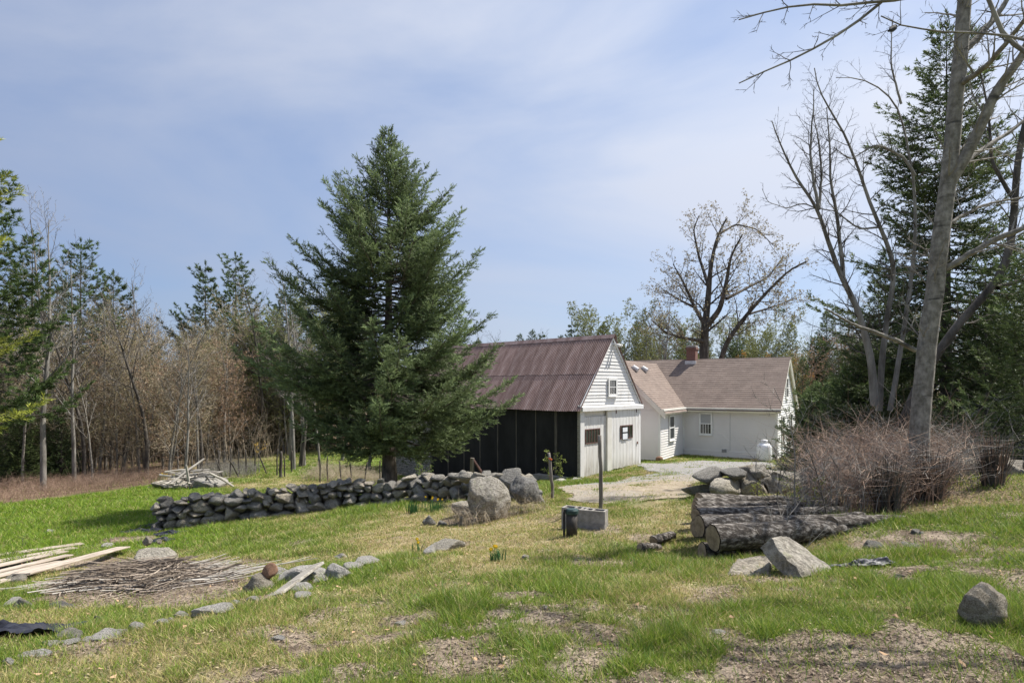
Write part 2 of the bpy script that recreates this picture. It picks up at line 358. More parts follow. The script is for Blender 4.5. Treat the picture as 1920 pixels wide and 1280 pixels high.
# ------------------------------------------------------------------ ground cover masks (world space)
def poly_world(pp): return np.array([ray(a, b)[:2] for a, b in pp])
def inside(x, y, P):
    r = np.zeros(x.shape, bool); j = len(P)-1
    for i in range(len(P)):
        xi, yi = P[i]; xj, yj = P[j]
        c = ((yi > y) != (yj > y)) & (x < (xj-xi)*(y-yi)/(yj-yi+1e-12)+xi); r ^= c; j = i
    return r
def wob(x, y, amp, sc, s): return x+(fbm(x*sc, y*sc, s, 3)-.5)*amp, y+(fbm(x*sc, y*sc, s+50, 3)-.5)*amp
P_DRIVE = poly_world([(1040,915),(1085,903),(1140,903),(1215,886),(1196,872),(1204,866),(1245,868),(1300,863),(1440,866),(1452,874),(1330,896),(1310,905),(1298,938),(1225,948),(1120,944),(1055,935)])
P_DIRT = [poly_world([(1300,1185),(1400,1178),(1490,1208),(1640,1190),(1720,1172),(1919,1205),(1919,1279),(1480,1279),(1330,1240)]),
          poly_world([(60,1120),(180,1075),(300,1058),(440,1080),(470,1110),(330,1140),(180,1142),(60,1135)])]
P_DIRT[0] = np.r_[P_DIRT[0][:7], [(4.5, 1.5), (1.2, 1.5)], P_DIRT[0][8:]] if len(P_DIRT[0]) > 8 else P_DIRT[0]
D_SPOT = [(870,1250,.34,.4),(1140,1272,.5,.2),(1052,1188,.22,.16),(870,1168,.32,.12),(690,1208,.25,.16),(985,1112,.28,.16),(640,1268,.3,.15),(1010,1150,.2,.18),
          (1110,1180,.25,.1),(760,1170,.22,.12),(560,1205,.28,.14),(1700,1075,.3,.2),(1830,1075,.25,.15),(1240,1150,.15,.12),(470,1262,.3,.12),(930,1200,.18,.1),
          (1420,1085,.4,.15),(900,975,.8,.35),(240,1010,.8,.6),(120,1060,1.2,.6),(1730,1015,.6,.5)]
D_SPOT = [ray(a, b)[:2]+(rx, ry) for a, b, rx, ry in D_SPOT]
def m_drive(x, y):
    a, b = wob(x, y, .9, .8, 5); return inside(a, b, P_DRIVE)
def m_dirt(x, y):
    a, b = wob(x, y, .75, 3.0, 31); m = np.zeros(x.shape)
    for P in P_DIRT: m = np.maximum(m, inside(a, b, P)*1.0)
    for cx, cy, rx, ry in D_SPOT:
        d = ((a-cx)/rx)**2+((b-cy)/ry)**2; m = np.maximum(m, 1-sstep(.5, 1.3, d))
    n = fbm(x*1.6, y*1.6, 77, 4); near = 1-sstep(9, 13, y)
    m = np.maximum(m, sstep(.66, .72, n)*near*.8)
    return m
def m_dry(x, y):                         # 0 lush .. 1 straw coloured
    n = fbm(x*.55, y*.55, 91, 4)*.75+fbm(x*2.6, y*2.6, 97, 3)*.35-.05
    px = x/np.maximum(y, .1)*FPX+HORX
    band = np.exp(-((y-9.5)/2.6)**2)*sstep(500, 800, px)*(1-sstep(1300, 1420, px))
    left = (1-sstep(300, 420, px))*sstep(10, 13, y)
    fore = np.exp(-((y-5.2)/1.5)**2)*(1-sstep(700, 900, px))
    d = sstep(.35, .78, n+.2*band+.1*fore-.3*left-.12*sstep(1300, 1500, px)*(1-sstep(6, 9, y)))
    return np.clip(d, 0, 1)
# ------------------------------------------------------------------ the ground
def axis(parts):
    o = []
    for a, b, s in parts: o += list(np.arange(a, b, s))
    return np.array(o+[parts[-1][1]])
gx = axis([(-900,-200,100),(-200,-60,20),(-60,-24,3),(-24,-9,.4),(-9,8,.075),(8,24,.4),(24,60,3),(60,200,20),(200,900,100)])
gy = axis([(-700,-100,100),(-100,-10,15),(-10,2.4,1),(2.4,9.5,.07),(9.5,16,.12),(16,40,.4),(40,80,3),(80,200,20),(200,2000,200)])
GX, GY = np.meshgrid(gx, gy); GZ = gz(GX, GY)
dirt = m_dirt(GX, GY); dry = m_dry(GX, GY)
def wood_edge(y): return np.interp(y, [10,15,21.3,24,27,29,31,34,44], [-21,-19.6,-18.25,-17.4,-15.9,-15.2,-14.6,-15,-17])
woods = sstep(-.6, .8, wood_edge(GY)-GX)*(GY > 8)
woods = np.maximum(woods, sstep(38, 42, GY))
n1 = fbm(GX*5, GY*5, 61, 4)[..., None]; n2 = fbm(GX*.7, GY*.7, 67, 3)[..., None]
n1 = sstep(.3, .7, n1); c_soil = np.array([.14,.105,.078])*(1-n1)+np.array([.35,.29,.225])*n1
c_green = np.array([.1,.12,.035])*(1-n2)+np.array([.13,.165,.04])*n2
c_straw = np.array([.25,.2,.11])*(1-n1)+np.array([.36,.3,.18])*n1
c_wood = np.array([.13,.09,.06])*(1-n1)+np.array([.24,.17,.12])*n1
col = c_green*(1-dry[..., None])+c_straw*dry[..., None]
right = sstep(0, 1, (GX-4.4)-(11-GY)*.12)*sstep(7.2, 8.6, GY)*(1-sstep(24, 30, GY))
col = col*(1-woods[..., None])+c_wood*woods[..., None]
col = col*(1-right[..., None]*.75)+c_wood*right[..., None]*.75
dd = np.clip(dirt, 0, 1)[..., None]; col = col*(1-dd)+c_soil*dd
field = (np.exp(-((GX+9.5)/6)**2)*sstep(27, 31, GY)*(1-sstep(40, 46, GY)))[..., None]
col = col*(1-field)+np.array([.13,.19,.035])*field
ny, nx = GX.shape
ii = np.arange(nx-1)[None]+np.arange(ny-1)[:, None]*nx
F = np.stack([ii, ii+1, ii+nx+1, ii+nx], -1).reshape(-1, 4)
t = NT('soil'); c = t.attr(); f = t.noise(9, 6, .75, vec=t.tc.outputs['Object'])
c = t.mix(.5, c, t.mix(1.0, c, t.ramp(f, [(.3, (.4,.4,.4)), (.7, (1.7,1.65,1.55))]), 'MULTIPLY'))
f2 = t.noise(60, 4, .7); c = t.mix(1.0, c, t.ramp(f2, [(.3, (.6,.6,.6)), (.7, (1.3,1.28,1.25))]), 'MULTIPLY')
t.base(c); t.rough(1.0); t.bump(t.noise(35, 6, .75), .9, .03); M['soil'] = t.m
me = mesh_np('ground', np.stack([GX, GY, GZ], -1).reshape(-1, 3), F, M['soil'], col.reshape(-1, 3), True)
tag(mobj('ground', me), kind='structure')
# gravel drive, a thin sheet following the ground
dx = np.arange(0, 20, .12); dy = np.arange(12, 38, .16); DX, DY = np.meshgrid(dx, dy)
DX = DX+(vnoise(DX*9, DY*9, 4)-.5)*.08
DZ = gz(DX, DY)+.018+(fbm(DX*3, DY*3, 8, 3)-.5)*.02
nx = len(dx); ii = np.arange(nx-1)[None]+np.arange(len(dy)-1)[:, None]*nx
md = m_drive(DX, DY) & (m_drive(DX+.05, DY+.3))
ok = md[:-1, :-1] & md[1:, :-1] & md[:-1, 1:] & md[1:, 1:]
F = np.stack([ii, ii+1, ii+nx+1, ii+nx], -1)[ok]
use = np.unique(F); remap = np.full(DX.size, -1); remap[use] = np.arange(len(use))
t = NT('gravel'); sp = t.n('ShaderNodeSeparateXYZ'); t.l(t.tc.outputs['Object'], sp.inputs[0])
k1 = t.ramp(t.noise(.35, 5, .7), [(.42, (0,0,0)), (.6, (1,1,1))])
mr = t.n('ShaderNodeMapRange'); mr.inputs[1].default_value = 17; mr.inputs[2].default_value = 23; t.l(sp.outputs[1], mr.inputs[0])
tan = t.ramp(t.noise(5, 6, .75), [(.3, (.22,.175,.12)), (.7, (.42,.355,.265))]); gry = t.ramp(t.noise(14, 5, .8), [(.3, (.14,.14,.142)), (.7, (.36,.357,.35))])
ad = t.n('ShaderNodeMath', operation='MULTIPLY_ADD'); t.l(k1, ad.inputs[0]); ad.inputs[1].default_value = .6; t.l(mr.outputs[0], ad.inputs[2]); ad.use_clamp = True
sb = t.n('ShaderNodeMath', operation='SUBTRACT'); t.l(ad.outputs[0], sb.inputs[0]); sb.inputs[1].default_value = .15; sb.use_clamp = True
t.base(t.mix(sb.outputs[0], tan, gry)); t.rough(1); t.bump(t.noise(40, 4, .8), .8, .03); M['gravel'] = t.m
me = mesh_np('driveway', np.stack([DX, DY, DZ], -1).reshape(-1, 3)[use], remap[F], M['gravel'], None, True)
tag(mobj('driveway', me), kind='structure')

# ------------------------------------------------------------------ barn
BX, BY = 2.97, 26.0; G = np.array([.675, .738]); BA = math.atan2(.738, .675); BZ = CAMZ-3.95
BW, BL, WH, AH = 4.97, 13.5, 3.12, 6.28     # width, length, wall height, apex height (over the near corner's foot)
barn = empty('barn', (BX, BY, BZ), BA, 'long barn with rusty corrugated roof, black felt side wall and white gable', 'barn')
def bt(px): r = (px-HORX)/FPX; return (r*BY-BX)/(G[0]-G[1]*r)     # photo column -> distance along the gable
def bl(px): r = (px-HORX)/FPX; return (r*BY-BX)/(-G[1]-G[0]*r)     # photo column -> distance along the side wall
def bz(px, py): tt = bt(px); return (HORY-py)/FPX*(BY+G[1]*tt)+3.95
# back-up walls
m = MB(); m.box(.06, BW-.06, .1, BL-.02, -1.6, WH-.02); m.build('wall_core', M['black_felt'], barn)
m = MB(); m.prism([(.08,.1,WH),(BW-.08,.1,WH),(BW/2,.1,AH-.16)], [(.08,BL-.05,WH),(BW-.08,BL-.05,WH),(BW/2,BL-.05,AH-.16)]); m.build('loft_core', M['black_felt'], barn)
# black felt panels with battens
bat = [bl(p) for p in (1042,1004.5,968,933,900,870,840)]+[bl(809)]
edges = [.12]+bat
for i in range(len(edges)-1):
    m = MB(); off = .012*((i*7) % 3); m.box(.03-off, .062, edges[i]+.02, edges[i+1]-.02, -.05+.03*(i % 2)-.12*(edges[i]+1), WH-.03); m.build('felt_panel', M['black_felt'], barn)
for i, y in enumerate(bat):
    wd = .06 if i == 0 else .028
    zf = -.15-.12*(y+.5); m = MB(); m.prism([(0,y-wd,zf),(.055,y-wd,zf),(.055,y+wd,zf),(0,y+wd,zf)], [(0,y-wd+.01,WH-.08),(.055,y-wd,WH-.08),(.055,y+wd,WH-.08),(0,y+wd+.01,WH-.08)]); m.build('batten', M['batten'], barn)
# weathered wall shingles on the far stretch
V = []; Fq = []
y0 = bl(809)+.06
rr = random.Random(3)
for r in range(31):
    y = y0+rr.uniform(-.1, 0); z = -1.25+r*.14
    while y < BL:
        wd = rr.uniform(.1, .2); y2 = min(y+wd, BL)
        if y2-y > .04 and rr.random() > .02:
            b = len(V); o = rr.uniform(0, .012); zb = z-rr.uniform(0, .03); ya = max(y, y0)+.006; yb = y2-.006
            V += [(-.06-o,ya,zb),(-.06-o,yb,zb-rr.uniform(-.01,.01)),(.03,yb,z+.17),(.03,ya,z+.17),(.05,ya,zb),(.05,yb,zb)]
            Fq += [(b,b+1,b+2,b+3),(b,b+4,b+5,b+1)]
        y = y2
o = mobj('wall_shingles', mesh_np('wall_shingles', np.array(V), np.array(Fq), M['wall_shingle']), barn); o['kind'] = 'stuff'
m = MB(); m.box(-.05, .06, y0-.1, y0-.02, -1.4, WH-.1); m.build('corner_strip', M['batten'], barn)
# corner boards
m = MB(); m.box(-.045, .065, -.02, .12, -.25, WH-.05); m.build('corner_board', M['old_wood'], barn)
m = MB(); m.box(-.05, .24, -.055, -.022, -.2, WH-.22); m.build('corner_board', M['white_paint'], barn)
m = MB(); m.box(bt(1194.5), BW+.03, -.055, .1, -.3, WH-.2); m.build('corner_board', M['white_paint'], barn)
# right long wall and rear gable (not in view from the front, plain boards)
m = MB(); m.box(BW-.05, BW+.02, .12, BL, -1.4, WH-.03); m.build('side_wall', M['white_paint'], barn)
m = MB(); m.prism([(0,BL,-1.6),(BW,BL,-1.6),(BW,BL,WH),(BW/2,BL,AH-.1),(0,BL,WH)], [(0,BL+.04,-1.6),(BW,BL+.04,-1.6),(BW,BL+.04,WH),(BW/2,BL+.04,AH-.1),(0,BL+.04,WH)]); m.build('rear_wall', M['wall_shingle'], barn)
# doorway reveal behind the doors, sliding doors
def door(name, xa, xb, y, z0, z1, step):
    x = xa; i = 0
    m = MB()
    while x < xb-.02:
        x2 = min(x+step, xb); m.box(x+.003, x2-.003, y-.03-(.004 if i % 2 else 0), y, z0+.01*((i*5) % 3), z1); x = x2; i += 1
    o = m.build('door', M['door_paint'], barn)
    return o
dl = door('door', bt(1095.5), bt(1136), .02, -.02, WH-.5, .14)
dr = door('door', bt(1144), bt(1194.5), -.06, .12, WH-.2, .14)
m = MB(); m.box(bt(1095), bt(1138), .055, .09, WH-.6, WH-.18); m.build('door_lintel_board', M['cream_trim'], barn)
m = MB(); m.box(bt(1135.8), bt(1143.8), -.1, -.02, -.05, WH-.22); m.build('door_jamb', M['cream_trim'], barn)
# header with the sliding track
m = MB(); m.prism([(-.08,-.2,WH-.24),(BW+.08,-.2,WH-.24),(BW+.08,.08,WH-.24),(-.08,.08,WH-.24)], [(-.08,-.2,WH-.06),(BW+.08,-.2,WH-.06),(BW+.08,.08,WH+.03),(-.08,.08,WH+.03)]); m.build('track_hood', M['white_paint'], barn)
for xx in (bt(1152), bt(1190)):
    m = MB(); m.box(xx-.02, xx+.02, -.12, -.092, WH-.42, WH-.24); m.build('track_hanger', M['dark_frame'], barn)
m = MB(); m.box(bt(1191.5)-.03, bt(1191.5)+.03, -.13, -.092, 1.15, 1.27); m.build('door_latch', M['rust_metal'], barn)
def window(par, x0, x1, y, z0, z1, cols, rows, fm, pm, fw=.05, dep=.05, mw=.018, sill=False, axis='y', sgn=-1):
    """frame, panes, muntins on a wall facing sgn*axis"""
    def bx(m, a0, a1, d0, d1, c0, c1):
        lo, hi = sorted((y+sgn*d0, y+sgn*d1))
        return m.box(a0, a1, lo, hi, c0, c1) if axis == 'y' else m.box(lo, hi, a0, a1, c0, c1)
    m = MB(); bx(m, x0-fw, x0, .0, dep, z0-fw, z1+fw); bx(m, x1, x1+fw, .0, dep, z0-fw, z1+fw)
    bx(m, x0, x1, .0, dep-.002, z1, z1+fw); bx(m, x0, x1, .0, dep-.002, z0-fw, z0)
    wf = m.build('window', fm, par)
    for i in range(cols):
        for j in range(rows):
            a0 = x0+(x1-x0)*i/cols; a1 = x0+(x1-x0)*(i+1)/cols; c0 = z0+(z1-z0)*j/rows; c1 = z0+(z1-z0)*(j+1)/rows
            m = MB(); bx(m, a0, a1, .004, .018, c0, c1); m.build('pane', pm[j % len(pm)] if isinstance(pm, list) else pm, wf)
    for i in range(1, cols):
        a = x0+(x1-x0)*i/cols; m = MB(); bx(m, a-mw/2, a+mw/2, .019, .034, z0, z1); m.build('muntin', fm, wf)
    for j in range(1, rows):
        c = z0+(z1-z0)*j/rows; m = MB(); bx(m, x0, x1, .019, .036, c-mw/2, c+mw/2); m.build('muntin', fm, wf)
    if sill: m = MB(); bx(m, x0-fw-.02, x1+fw+.02, .0, dep+.04, z0-fw-.035, z0-fw-.001); m.build('sill', fm, wf)
    return wf
window(barn, bt(1097.5), bt(1123), -.012, bz(1110,829), bz(1110,805), 5, 1, M['dark_frame'], M['glass'], .04, .035, .03)
window(barn, bt(1160.5), bt(1181.5), -.096, bz(1170,820), bz(1170,798), 4, 1, M['dark_frame'], M['glass'], .04, .035, .03)
m = MB(); x0, x1 = bt(1162.5), bt(1172.5); za, zb = bz(1167,824), bz(1167,800); m.box(x0, x1, -.137, -.134, za, zb)
ps = m.build('sign_sheet', M['ink'], barn); ps['label'] = 'notice sheet pinned over the door window'
for fa, fb in ((.05,.5),(.62,.96)):
    m = MB(); m.box(x0+.03, x1-.03, -.141, -.1375, za+(zb-za)*fa, za+(zb-za)*fb); m.build('paper', M['paper'], ps)
window(barn, bt(1140), bt(1151.5), -.07, bz(1146,738), bz(1146,713), 3, 2, M['white_trim'], M['glass'], .11, .05, .03, True)
# gable clapboards, one by one
z = WH+.03; i = 0; rr = random.Random(5)
while z < AH-.22:
    h = .155+rr.uniform(-.012, .012)
    def half(zz): return max(0, (AH-.06-zz)/(AH-WH)*(BW/2+.02))
    a, b = half(z), half(z+h)
    if b < .05: break
    o1, o2 = .052+rr.uniform(0, .008), .03; s = rr.uniform(-.012, .012)
    cx = BW/2
    m = MB(); m.prism([(cx-a,.11,z+s),(cx+a,.11,z-s),(cx+a,-o1,z-s-.012),(cx-a,-o1,z+s-.012)], [(cx-b,.11,z+h+s),(cx+b,.11,z+h-s),(cx+b,-o2,z+h-s),(cx-b,-o2,z+h+s)])
    m.build('clapboard', M['white_paint'], barn); z += h-.003; i += 1
# rake boards
for s in (-1, 1):
    m = MB(); cx = BW/2; e = cx+s*(cx+.1)
    A = [(e,-.09,WH-.12),(cx,-.09,AH-.14),(cx,-.09,AH+.0),(e,-.09,WH+.02)]; B = [(x,-.055,zz) for x, _, zz in A]; m.prism(A, B); m.build('rake_board', M['white_paint'], barn)
# corrugated sheets: two courses a slope
slope_l = math.hypot(BW/2+.22, (AH-WH)*(BW/2+.22)/(BW/2)); pitch = math.atan2(AH-WH, BW/2)
SW = .70; NC = 7
xs = np.linspace(0, SW+.05, NC*8+5); wv = .017*np.sin(xs/SW*NC*2*np.pi)
sl = slope_l/2+.12
def sheet():
    lv = np.linspace(0, sl, 4); V = []; 
    for q in lv:
        V.append(np.stack([np.full_like(xs, q), xs, wv+.0], 1))
    V = np.concatenate(V); n = len(xs); ii = np.arange(n-1)[None]+np.arange(3)[:, None]*n
    return mesh_np('roof_sheet', V, np.stack([ii, ii+1, ii+n+1, ii+n], -1).reshape(-1, 4), M['iron'], None, True)
sm = sheet(); rr = random.Random(9)
nsh = int((BL+.35)/SW)+1
for side in (0, 1):
    for c in (0, 1):
        for k in range(nsh):
            o = mobj('roof_sheet', sm, barn)
            # local frame: x down the slope from ridge
            d0 = 0 if c == 0 else slope_l-sl
            yy = -.16+k*SW
            lift = .014 if c == 0 else .002
            dirx = np.array([-math.cos(pitch), 0, -math.sin(pitch)]) if side == 0 else np.array([math.cos(pitch), 0, -math.sin(pitch)])
            nrm = np.array([-math.sin(pitch), 0, math.cos(pitch)]) if side == 0 else np.array([math.sin(pitch), 0, math.cos(pitch)])
            org = np.array([BW/2, yy, AH+.02])+dirx*(d0+rr.uniform(-.015, .015))+nrm*(.03+lift+.003*(k % 2)+rr.uniform(0, .004))
            yv = np.cross(nrm, dirx)
            if side == 1 or yv[1] < 0:
                yv = np.array([0, 1., 0])
            R = Matrix(((dirx[0], 0, nrm[0], org[0]), (dirx[1], 1, nrm[1], org[1]), (dirx[2], 0, nrm[2], org[2]), (0,0,0,1)))
            o.matrix_local = R
m = MB()
for s in (-1, 1): m.prism([(BW/2,-.2,AH+.1),(BW/2+s*.16,-.2,AH-.09),(BW/2+s*.16,-.2,AH-.075),(BW/2,-.2,AH+.115)], [(BW/2,BL+.2,AH+.1),(BW/2+s*.16,BL+.2,AH-.09),(BW/2+s*.16,BL+.2,AH-.075),(BW/2,BL+.2,AH+.115)])
m.build('ridge_cap', M['iron'], barn)
# flood lamps under the apex
m = MB(); m.box(BW/2+.02, BW/2+.12, -.16, -.09, AH-.42, AH-.3); fl = m.build('flood_lamp', M['white_trim'], barn)
for s in (0, 1):
    m = MB(); cx = BW/2+.05+s*.2; m.tube([(cx,-.16,AH-.34),(cx+.03,-.26,AH-.38),(cx+.06,-.36,AH-.43)], [.035,.045,.075], 10); m.build('lamp_head', M['white_trim'], fl, True)
# door sill stones in front of the black wall
m = MB(); m.box(-.5, -.06, .4, 2.3, -.3, -.02); m.build('sill_beam', M['old_wood'], barn)

# ------------------------------------------------------------------ house
HX, HY, HZ = 14.2, 32.0, CAMZ-3.88; HA = math.atan2(-.53, .848)
house = empty('house', (HX, HY, HZ), HA, 'white clapboard farmhouse with brown shingle roof and brick chimney', 'house')
EH, RH, HD, HL = 2.71, 5.5, 7.2, 11.4; ELR, ELL, ELD, ERH = -5.03, -10.55, -4.15, 5.32
ELC = (ELR+ELL)/2
def siding(a0, a1, fixed, z0, z1, axis, sgn, apex=None, name='siding', mat='vinyl', ex=.135):
    """lap siding on a wall; apex=(centre, half, z_eave, z_apex) makes a gable"""
    V = []; Fq = []; z = z0
    def wid(zz):
        if apex is None or zz <= apex[2]: return a0, a1
        h = apex[1]*(apex[3]-zz)/(apex[3]-apex[2]); return apex[0]-h, apex[0]+h
    top = z1 if apex is None else apex[3]-.08
    while z < top-.01:
        zz = min(z+ex, top)
        if apex and z < apex[2] < zz: zz = apex[2]
        (p, q), (r, s) = wid(z), wid(zz); b = len(V)
        for aa, d, h in ((p,.0,z),(q,.0,z),(q,.05,z),(p,.05,z),(s,.002,zz),(r,.002,zz)):
            V.append((aa, fixed+sgn*d, h) if axis == 'y' else (fixed+sgn*d, aa, h))
        Fq += [(b,b+1,b+2,b+3),(b+3,b+2,b+4,b+5)]; z = zz
    return mobj(name, mesh_np(name, np.array(V), np.array(Fq), M[mat]), house)
m = MB(); m.box(-HL, 0, 0.03, HD, -.6, EH); m.prism([(-HL,.03,EH),(-HL,HD,EH),(-HL,HD/2,RH-.12)], [(0-.03,.03,EH),(-.03,HD,EH),(-.03,HD/2,RH-.12)]); m.build('wall_core', M['vinyl'], house)
m = MB(); m.box(ELL+.03, ELR-.03, ELD+.03, .2, -.6, EH); m.prism([(ELL+.03,ELD+.03,EH),(ELR-.03,ELD+.03,EH),(ELC,ELD+.03,ERH-.12)], [(ELL+.03,2,EH),(ELR-.03,2,EH),(ELC,2,ERH-.12)]); m.build('wing_core', M['vinyl'], house)
siding(ELR, -.06, .03, .28, EH-.02, 'y', -1)
siding(ELD+.08, 0, ELR-.03, .06, EH-.02, 'x', 1)
siding(ELL, ELR-.1, ELD+.03, .06, EH, 'y', -1, (ELC, (ELR-ELL)/2, EH, ERH))
siding(.06, HD, -.0, .06, EH, 'x', 1, (HD/2, HD/2, EH, RH), mat='white_trim')
m = MB(); m.box(ELR+.02, .02, -.02, .06, -.5, .28); m.build('foundation', M['vinyl'], house)
for (x0, x1, y0, y1) in ((-.1,.025,-.01,.08),(ELR-.12,ELR+.0,ELD-.0,ELD+.12),(ELR-.03,ELR+.07,-.02,.05)):
    m = MB(); m.box(x0, x1, y0, y1, -.05, EH-.03); m.build('corner_board', M['white_trim'], house)
# frieze and eaves
m = MB(); m.box(ELR+.07, .05, -.05, .04, EH-.22, EH-.02); m.build('frieze', M['cream_trim'], house)
m = MB(); m.box(ELR-.02, ELR+.06, ELD-.1, -.02, EH-.2, EH-.02); m.build('frieze', M['cream_trim'], house)
m = MB(); m.box(ELR, .3, -.32, -.0, EH-.09, EH+.0); m.build('eave', M['cream_trim'], house)
m = MB(); m.box(ELR, ELR+.28, ELD-.24, -.32, EH-.085, EH+.005); m.build('eave', M['cream_trim'], house)
def roofplane(p00, p01, p10, p11, mat, name, th=.09, courses=26):
    """p0* eave (left,right), p1* ridge (left,right); stepped shingle courses"""
    p00, p01, p10, p11 = map(np.array, (p00, p01, p10, p11)); n = np.cross(p01-p00, p10-p00); n = n/np.linalg.norm(n)
    if n[2] < 0: n = -n
    V = []; Fq = []
    for k in range(courses):
        f0, f1 = k/courses, (k+1)/courses
        a, b = p00+(p10-p00)*f0, p01+(p11-p01)*f0; c, d = p01+(p11-p01)*f1, p00+(p10-p00)*f1; q = len(V)
        V += [a+n*(th+.012), b+n*(th+.012), c+n*(th+.0), d+n*(th+.0), a+n*(th-.002), b+n*(th-.002)]
        Fq += [(q,q+1,q+2,q+3),(q+4,q+5,q+1,q)]
    o = mobj(name, mesh_np(name, np.array(V), np.array(Fq), M[mat]), house)
    m = MB(); m.prism([p00-n*.02, p01-n*.02, p11-n*.02, p10-n*.02], [p00+n*(th-.004), p01+n*(th-.004), p11+n*(th-.004), p10+n*(th-.004)]); m.build('roof_deck', M['cream_trim'], o)
    return o
ov = .3; ms = (RH-EH)/(HD/2); me_ = (ERH-EH)/((ELR-ELL)/2)
roofplane((-HL-.2,-ov,EH-ov*ms),(.22,-ov,EH-ov*ms),(-HL-.2,HD/2,RH),(.22,HD/2,RH),'shingle_x','roof')
roofplane((-HL-.2,HD+ov,EH-ov*ms),(.22,HD+ov,EH-ov*ms),(-HL-.2,HD/2,RH),(.22,HD/2,RH),'shingle_x','roof')
vy = (ERH-EH)/ms        # depth at which the wing's ridge dies into the main roof
roofplane((ELR+ov,ELD-.22,EH-ov*me_),(ELR+ov,-ov+.02,EH-ov*me_),(ELC,ELD-.22,ERH),(ELC,vy+.1,ERH),'shingle_y','roof')
roofplane((ELL-ov,ELD-.22,EH-ov*me_),(ELL-ov,-ov+.02,EH-ov*me_),(ELC,ELD-.22,ERH),(ELC,vy+.1,ERH),'shingle_y','roof')
m = MB(); m.prism([(-HL-.22,HD/2-.13,RH+.0),(-HL-.22,HD/2,RH+.14),(-HL-.22,HD/2+.13,RH+.0)], [(.24,HD/2-.13,RH+.0),(.24,HD/2,RH+.14),(.24,HD/2+.13,RH+.0)]); m.build('ridge_cap', M['shingle_x'], house)
# rake boards on both gables
for s in (-1, 1):
    e = ELC+s*((ELR-ELL)/2+ov); A = [(e,ELD-.2,EH-ov*me_-.2),(ELC,ELD-.2,ERH-.2),(ELC,ELD-.2,ERH+.06),(e,ELD-.2,EH-ov*me_+.06)]
    m = MB(); m.prism(A, [(x,ELD-.14,z) for x, _, z in A]); m.build('rake_board', M['cream_trim'], house)
    e = HD/2+s*(HD/2+ov); A = [(.2,e,EH-ov*ms-.16),(.2,HD/2,RH-.16),(.2,HD/2,RH+.06),(.2,e,EH-ov*ms+.06)]
    m = MB(); m.prism(A, [(.15,y,z) for _, y, z in A]); m.build('rake_board', M['white_trim'], house)
# windows
def hx(px): r = (px-HORX)/FPX; return -((14.2-r*32)/(.848+.53*r))          # along the front wall
def hz(px, py): x = hx(px); return (HORY-py)/FPX*(HY-.53*x)+3.88
window(house, hx(1314), hx(1333), -.016, hz(1323,812), hz(1323,776), 1, 2, M['white_trim'], [M['glass'], M['painted_reflection']], .09, .05, .05, True)
for k in range(1, 4):
    x = hx(1314)+(hx(1333)-hx(1314))*k/4; m = MB(); m.box(x-.012, x+.012, -.052, -.036, hz(1323,812), hz(1323,794)); m.build('muntin', M['white_trim'], house)
def ey(px): r = (px-HORX)/FPX; X0, Y0 = 14.2+ELR*.848, 32-ELR*.53; return -((X0-r*Y0)/(.53-.848*r))
def ezz(px, py): y = ey(px); return (HORY-py)/FPX*(32-ELR*.53+.848*y)+3.88
window(house, ey(1254.5), ey(1262.5), ELR+.016, ezz(1258,822), ezz(1258,781), 1, 2, M['white_trim'], M['glass'], .09, .05, .05, True, 'x', 1)
def gy_(px): r = (px-HORX)/FPX; return (r*32-14.2)/(.53-.848*r)
for (yy, z0, z1, wd) in ((1.7,.75,2.2,.8),(5.0,.75,2.2,.8),(3.35,3.3,4.35,.7)):
    window(house, yy-wd/2, yy+wd/2, .046, z0, z1, 1, 2, M['white_trim'], M['glass'], .09, .05, .05, True, 'x', 1)
# vent, cable, spigot box
x = hx(1358); m = MB(); m.box(x-.14, x+.14, -.04, .012, hz(1358,848), hz(1358,841)); vt = m.build('wall_vent', M['grey_metal'], house)
for k in range(3): m = MB(); zz = hz(1358,848)+.04+k*.055; m.box(x-.12, x+.12, -.055, -.041, zz, zz+.02); m.build('louvre', M['ink'], vt)
x = hx(1369); m = MB(); m.tube([(x,-.02,EH-.24),(x+.005,-.022,1.5),(x,-.02,.35),(x-.1,-.02,.3)], [.012]*4, 6); m.build('cable', M['grey_metal'], house)
# chimney
CXm = -5.5; cw = .28
m = MB(); m.box(CXm-cw, CXm+cw, HD/2-cw, HD/2+cw, RH-.5, RH+.74); ch = m.build('chimney', M['brick'], house)
m = MB(); m.box(CXm-cw-.05, CXm+cw+.05, HD/2-cw-.05, HD/2+cw+.05, RH+.742, RH+.86); m.build('chimney_collar', M['brick'], ch)
m = MB(); m.box(CXm-cw-.02, CXm+cw+.02, HD/2-cw-.02, HD/2+cw+.02, RH+.862, RH+1.0); m.build('chimney_cap', M['concrete'], ch, bevel=.02)
m = MB(); m.box(CXm-cw-.06, CXm+cw+.06, HD/2-cw-.12, HD/2-cw-.005, RH-.4, RH+.02); m.build('flashing', M['grey_metal'], ch)
# roof vents on the wing
for k in (0, 1):
    yv = -2.9+k*1.55+.6; dxv = .55; zv = ERH-dxv*me_
    m = MB(); m.tube([(ELC+dxv,yv,zv-.05),(ELC+dxv+.02,yv,zv+.22)], [.11,.11], 12); m.tube([(ELC+dxv+.02,yv,zv+.2),(ELC+dxv+.32,yv,zv+.02)], [.14,.14], 12); m.build('roof_vent', M['grey_metal'], house)
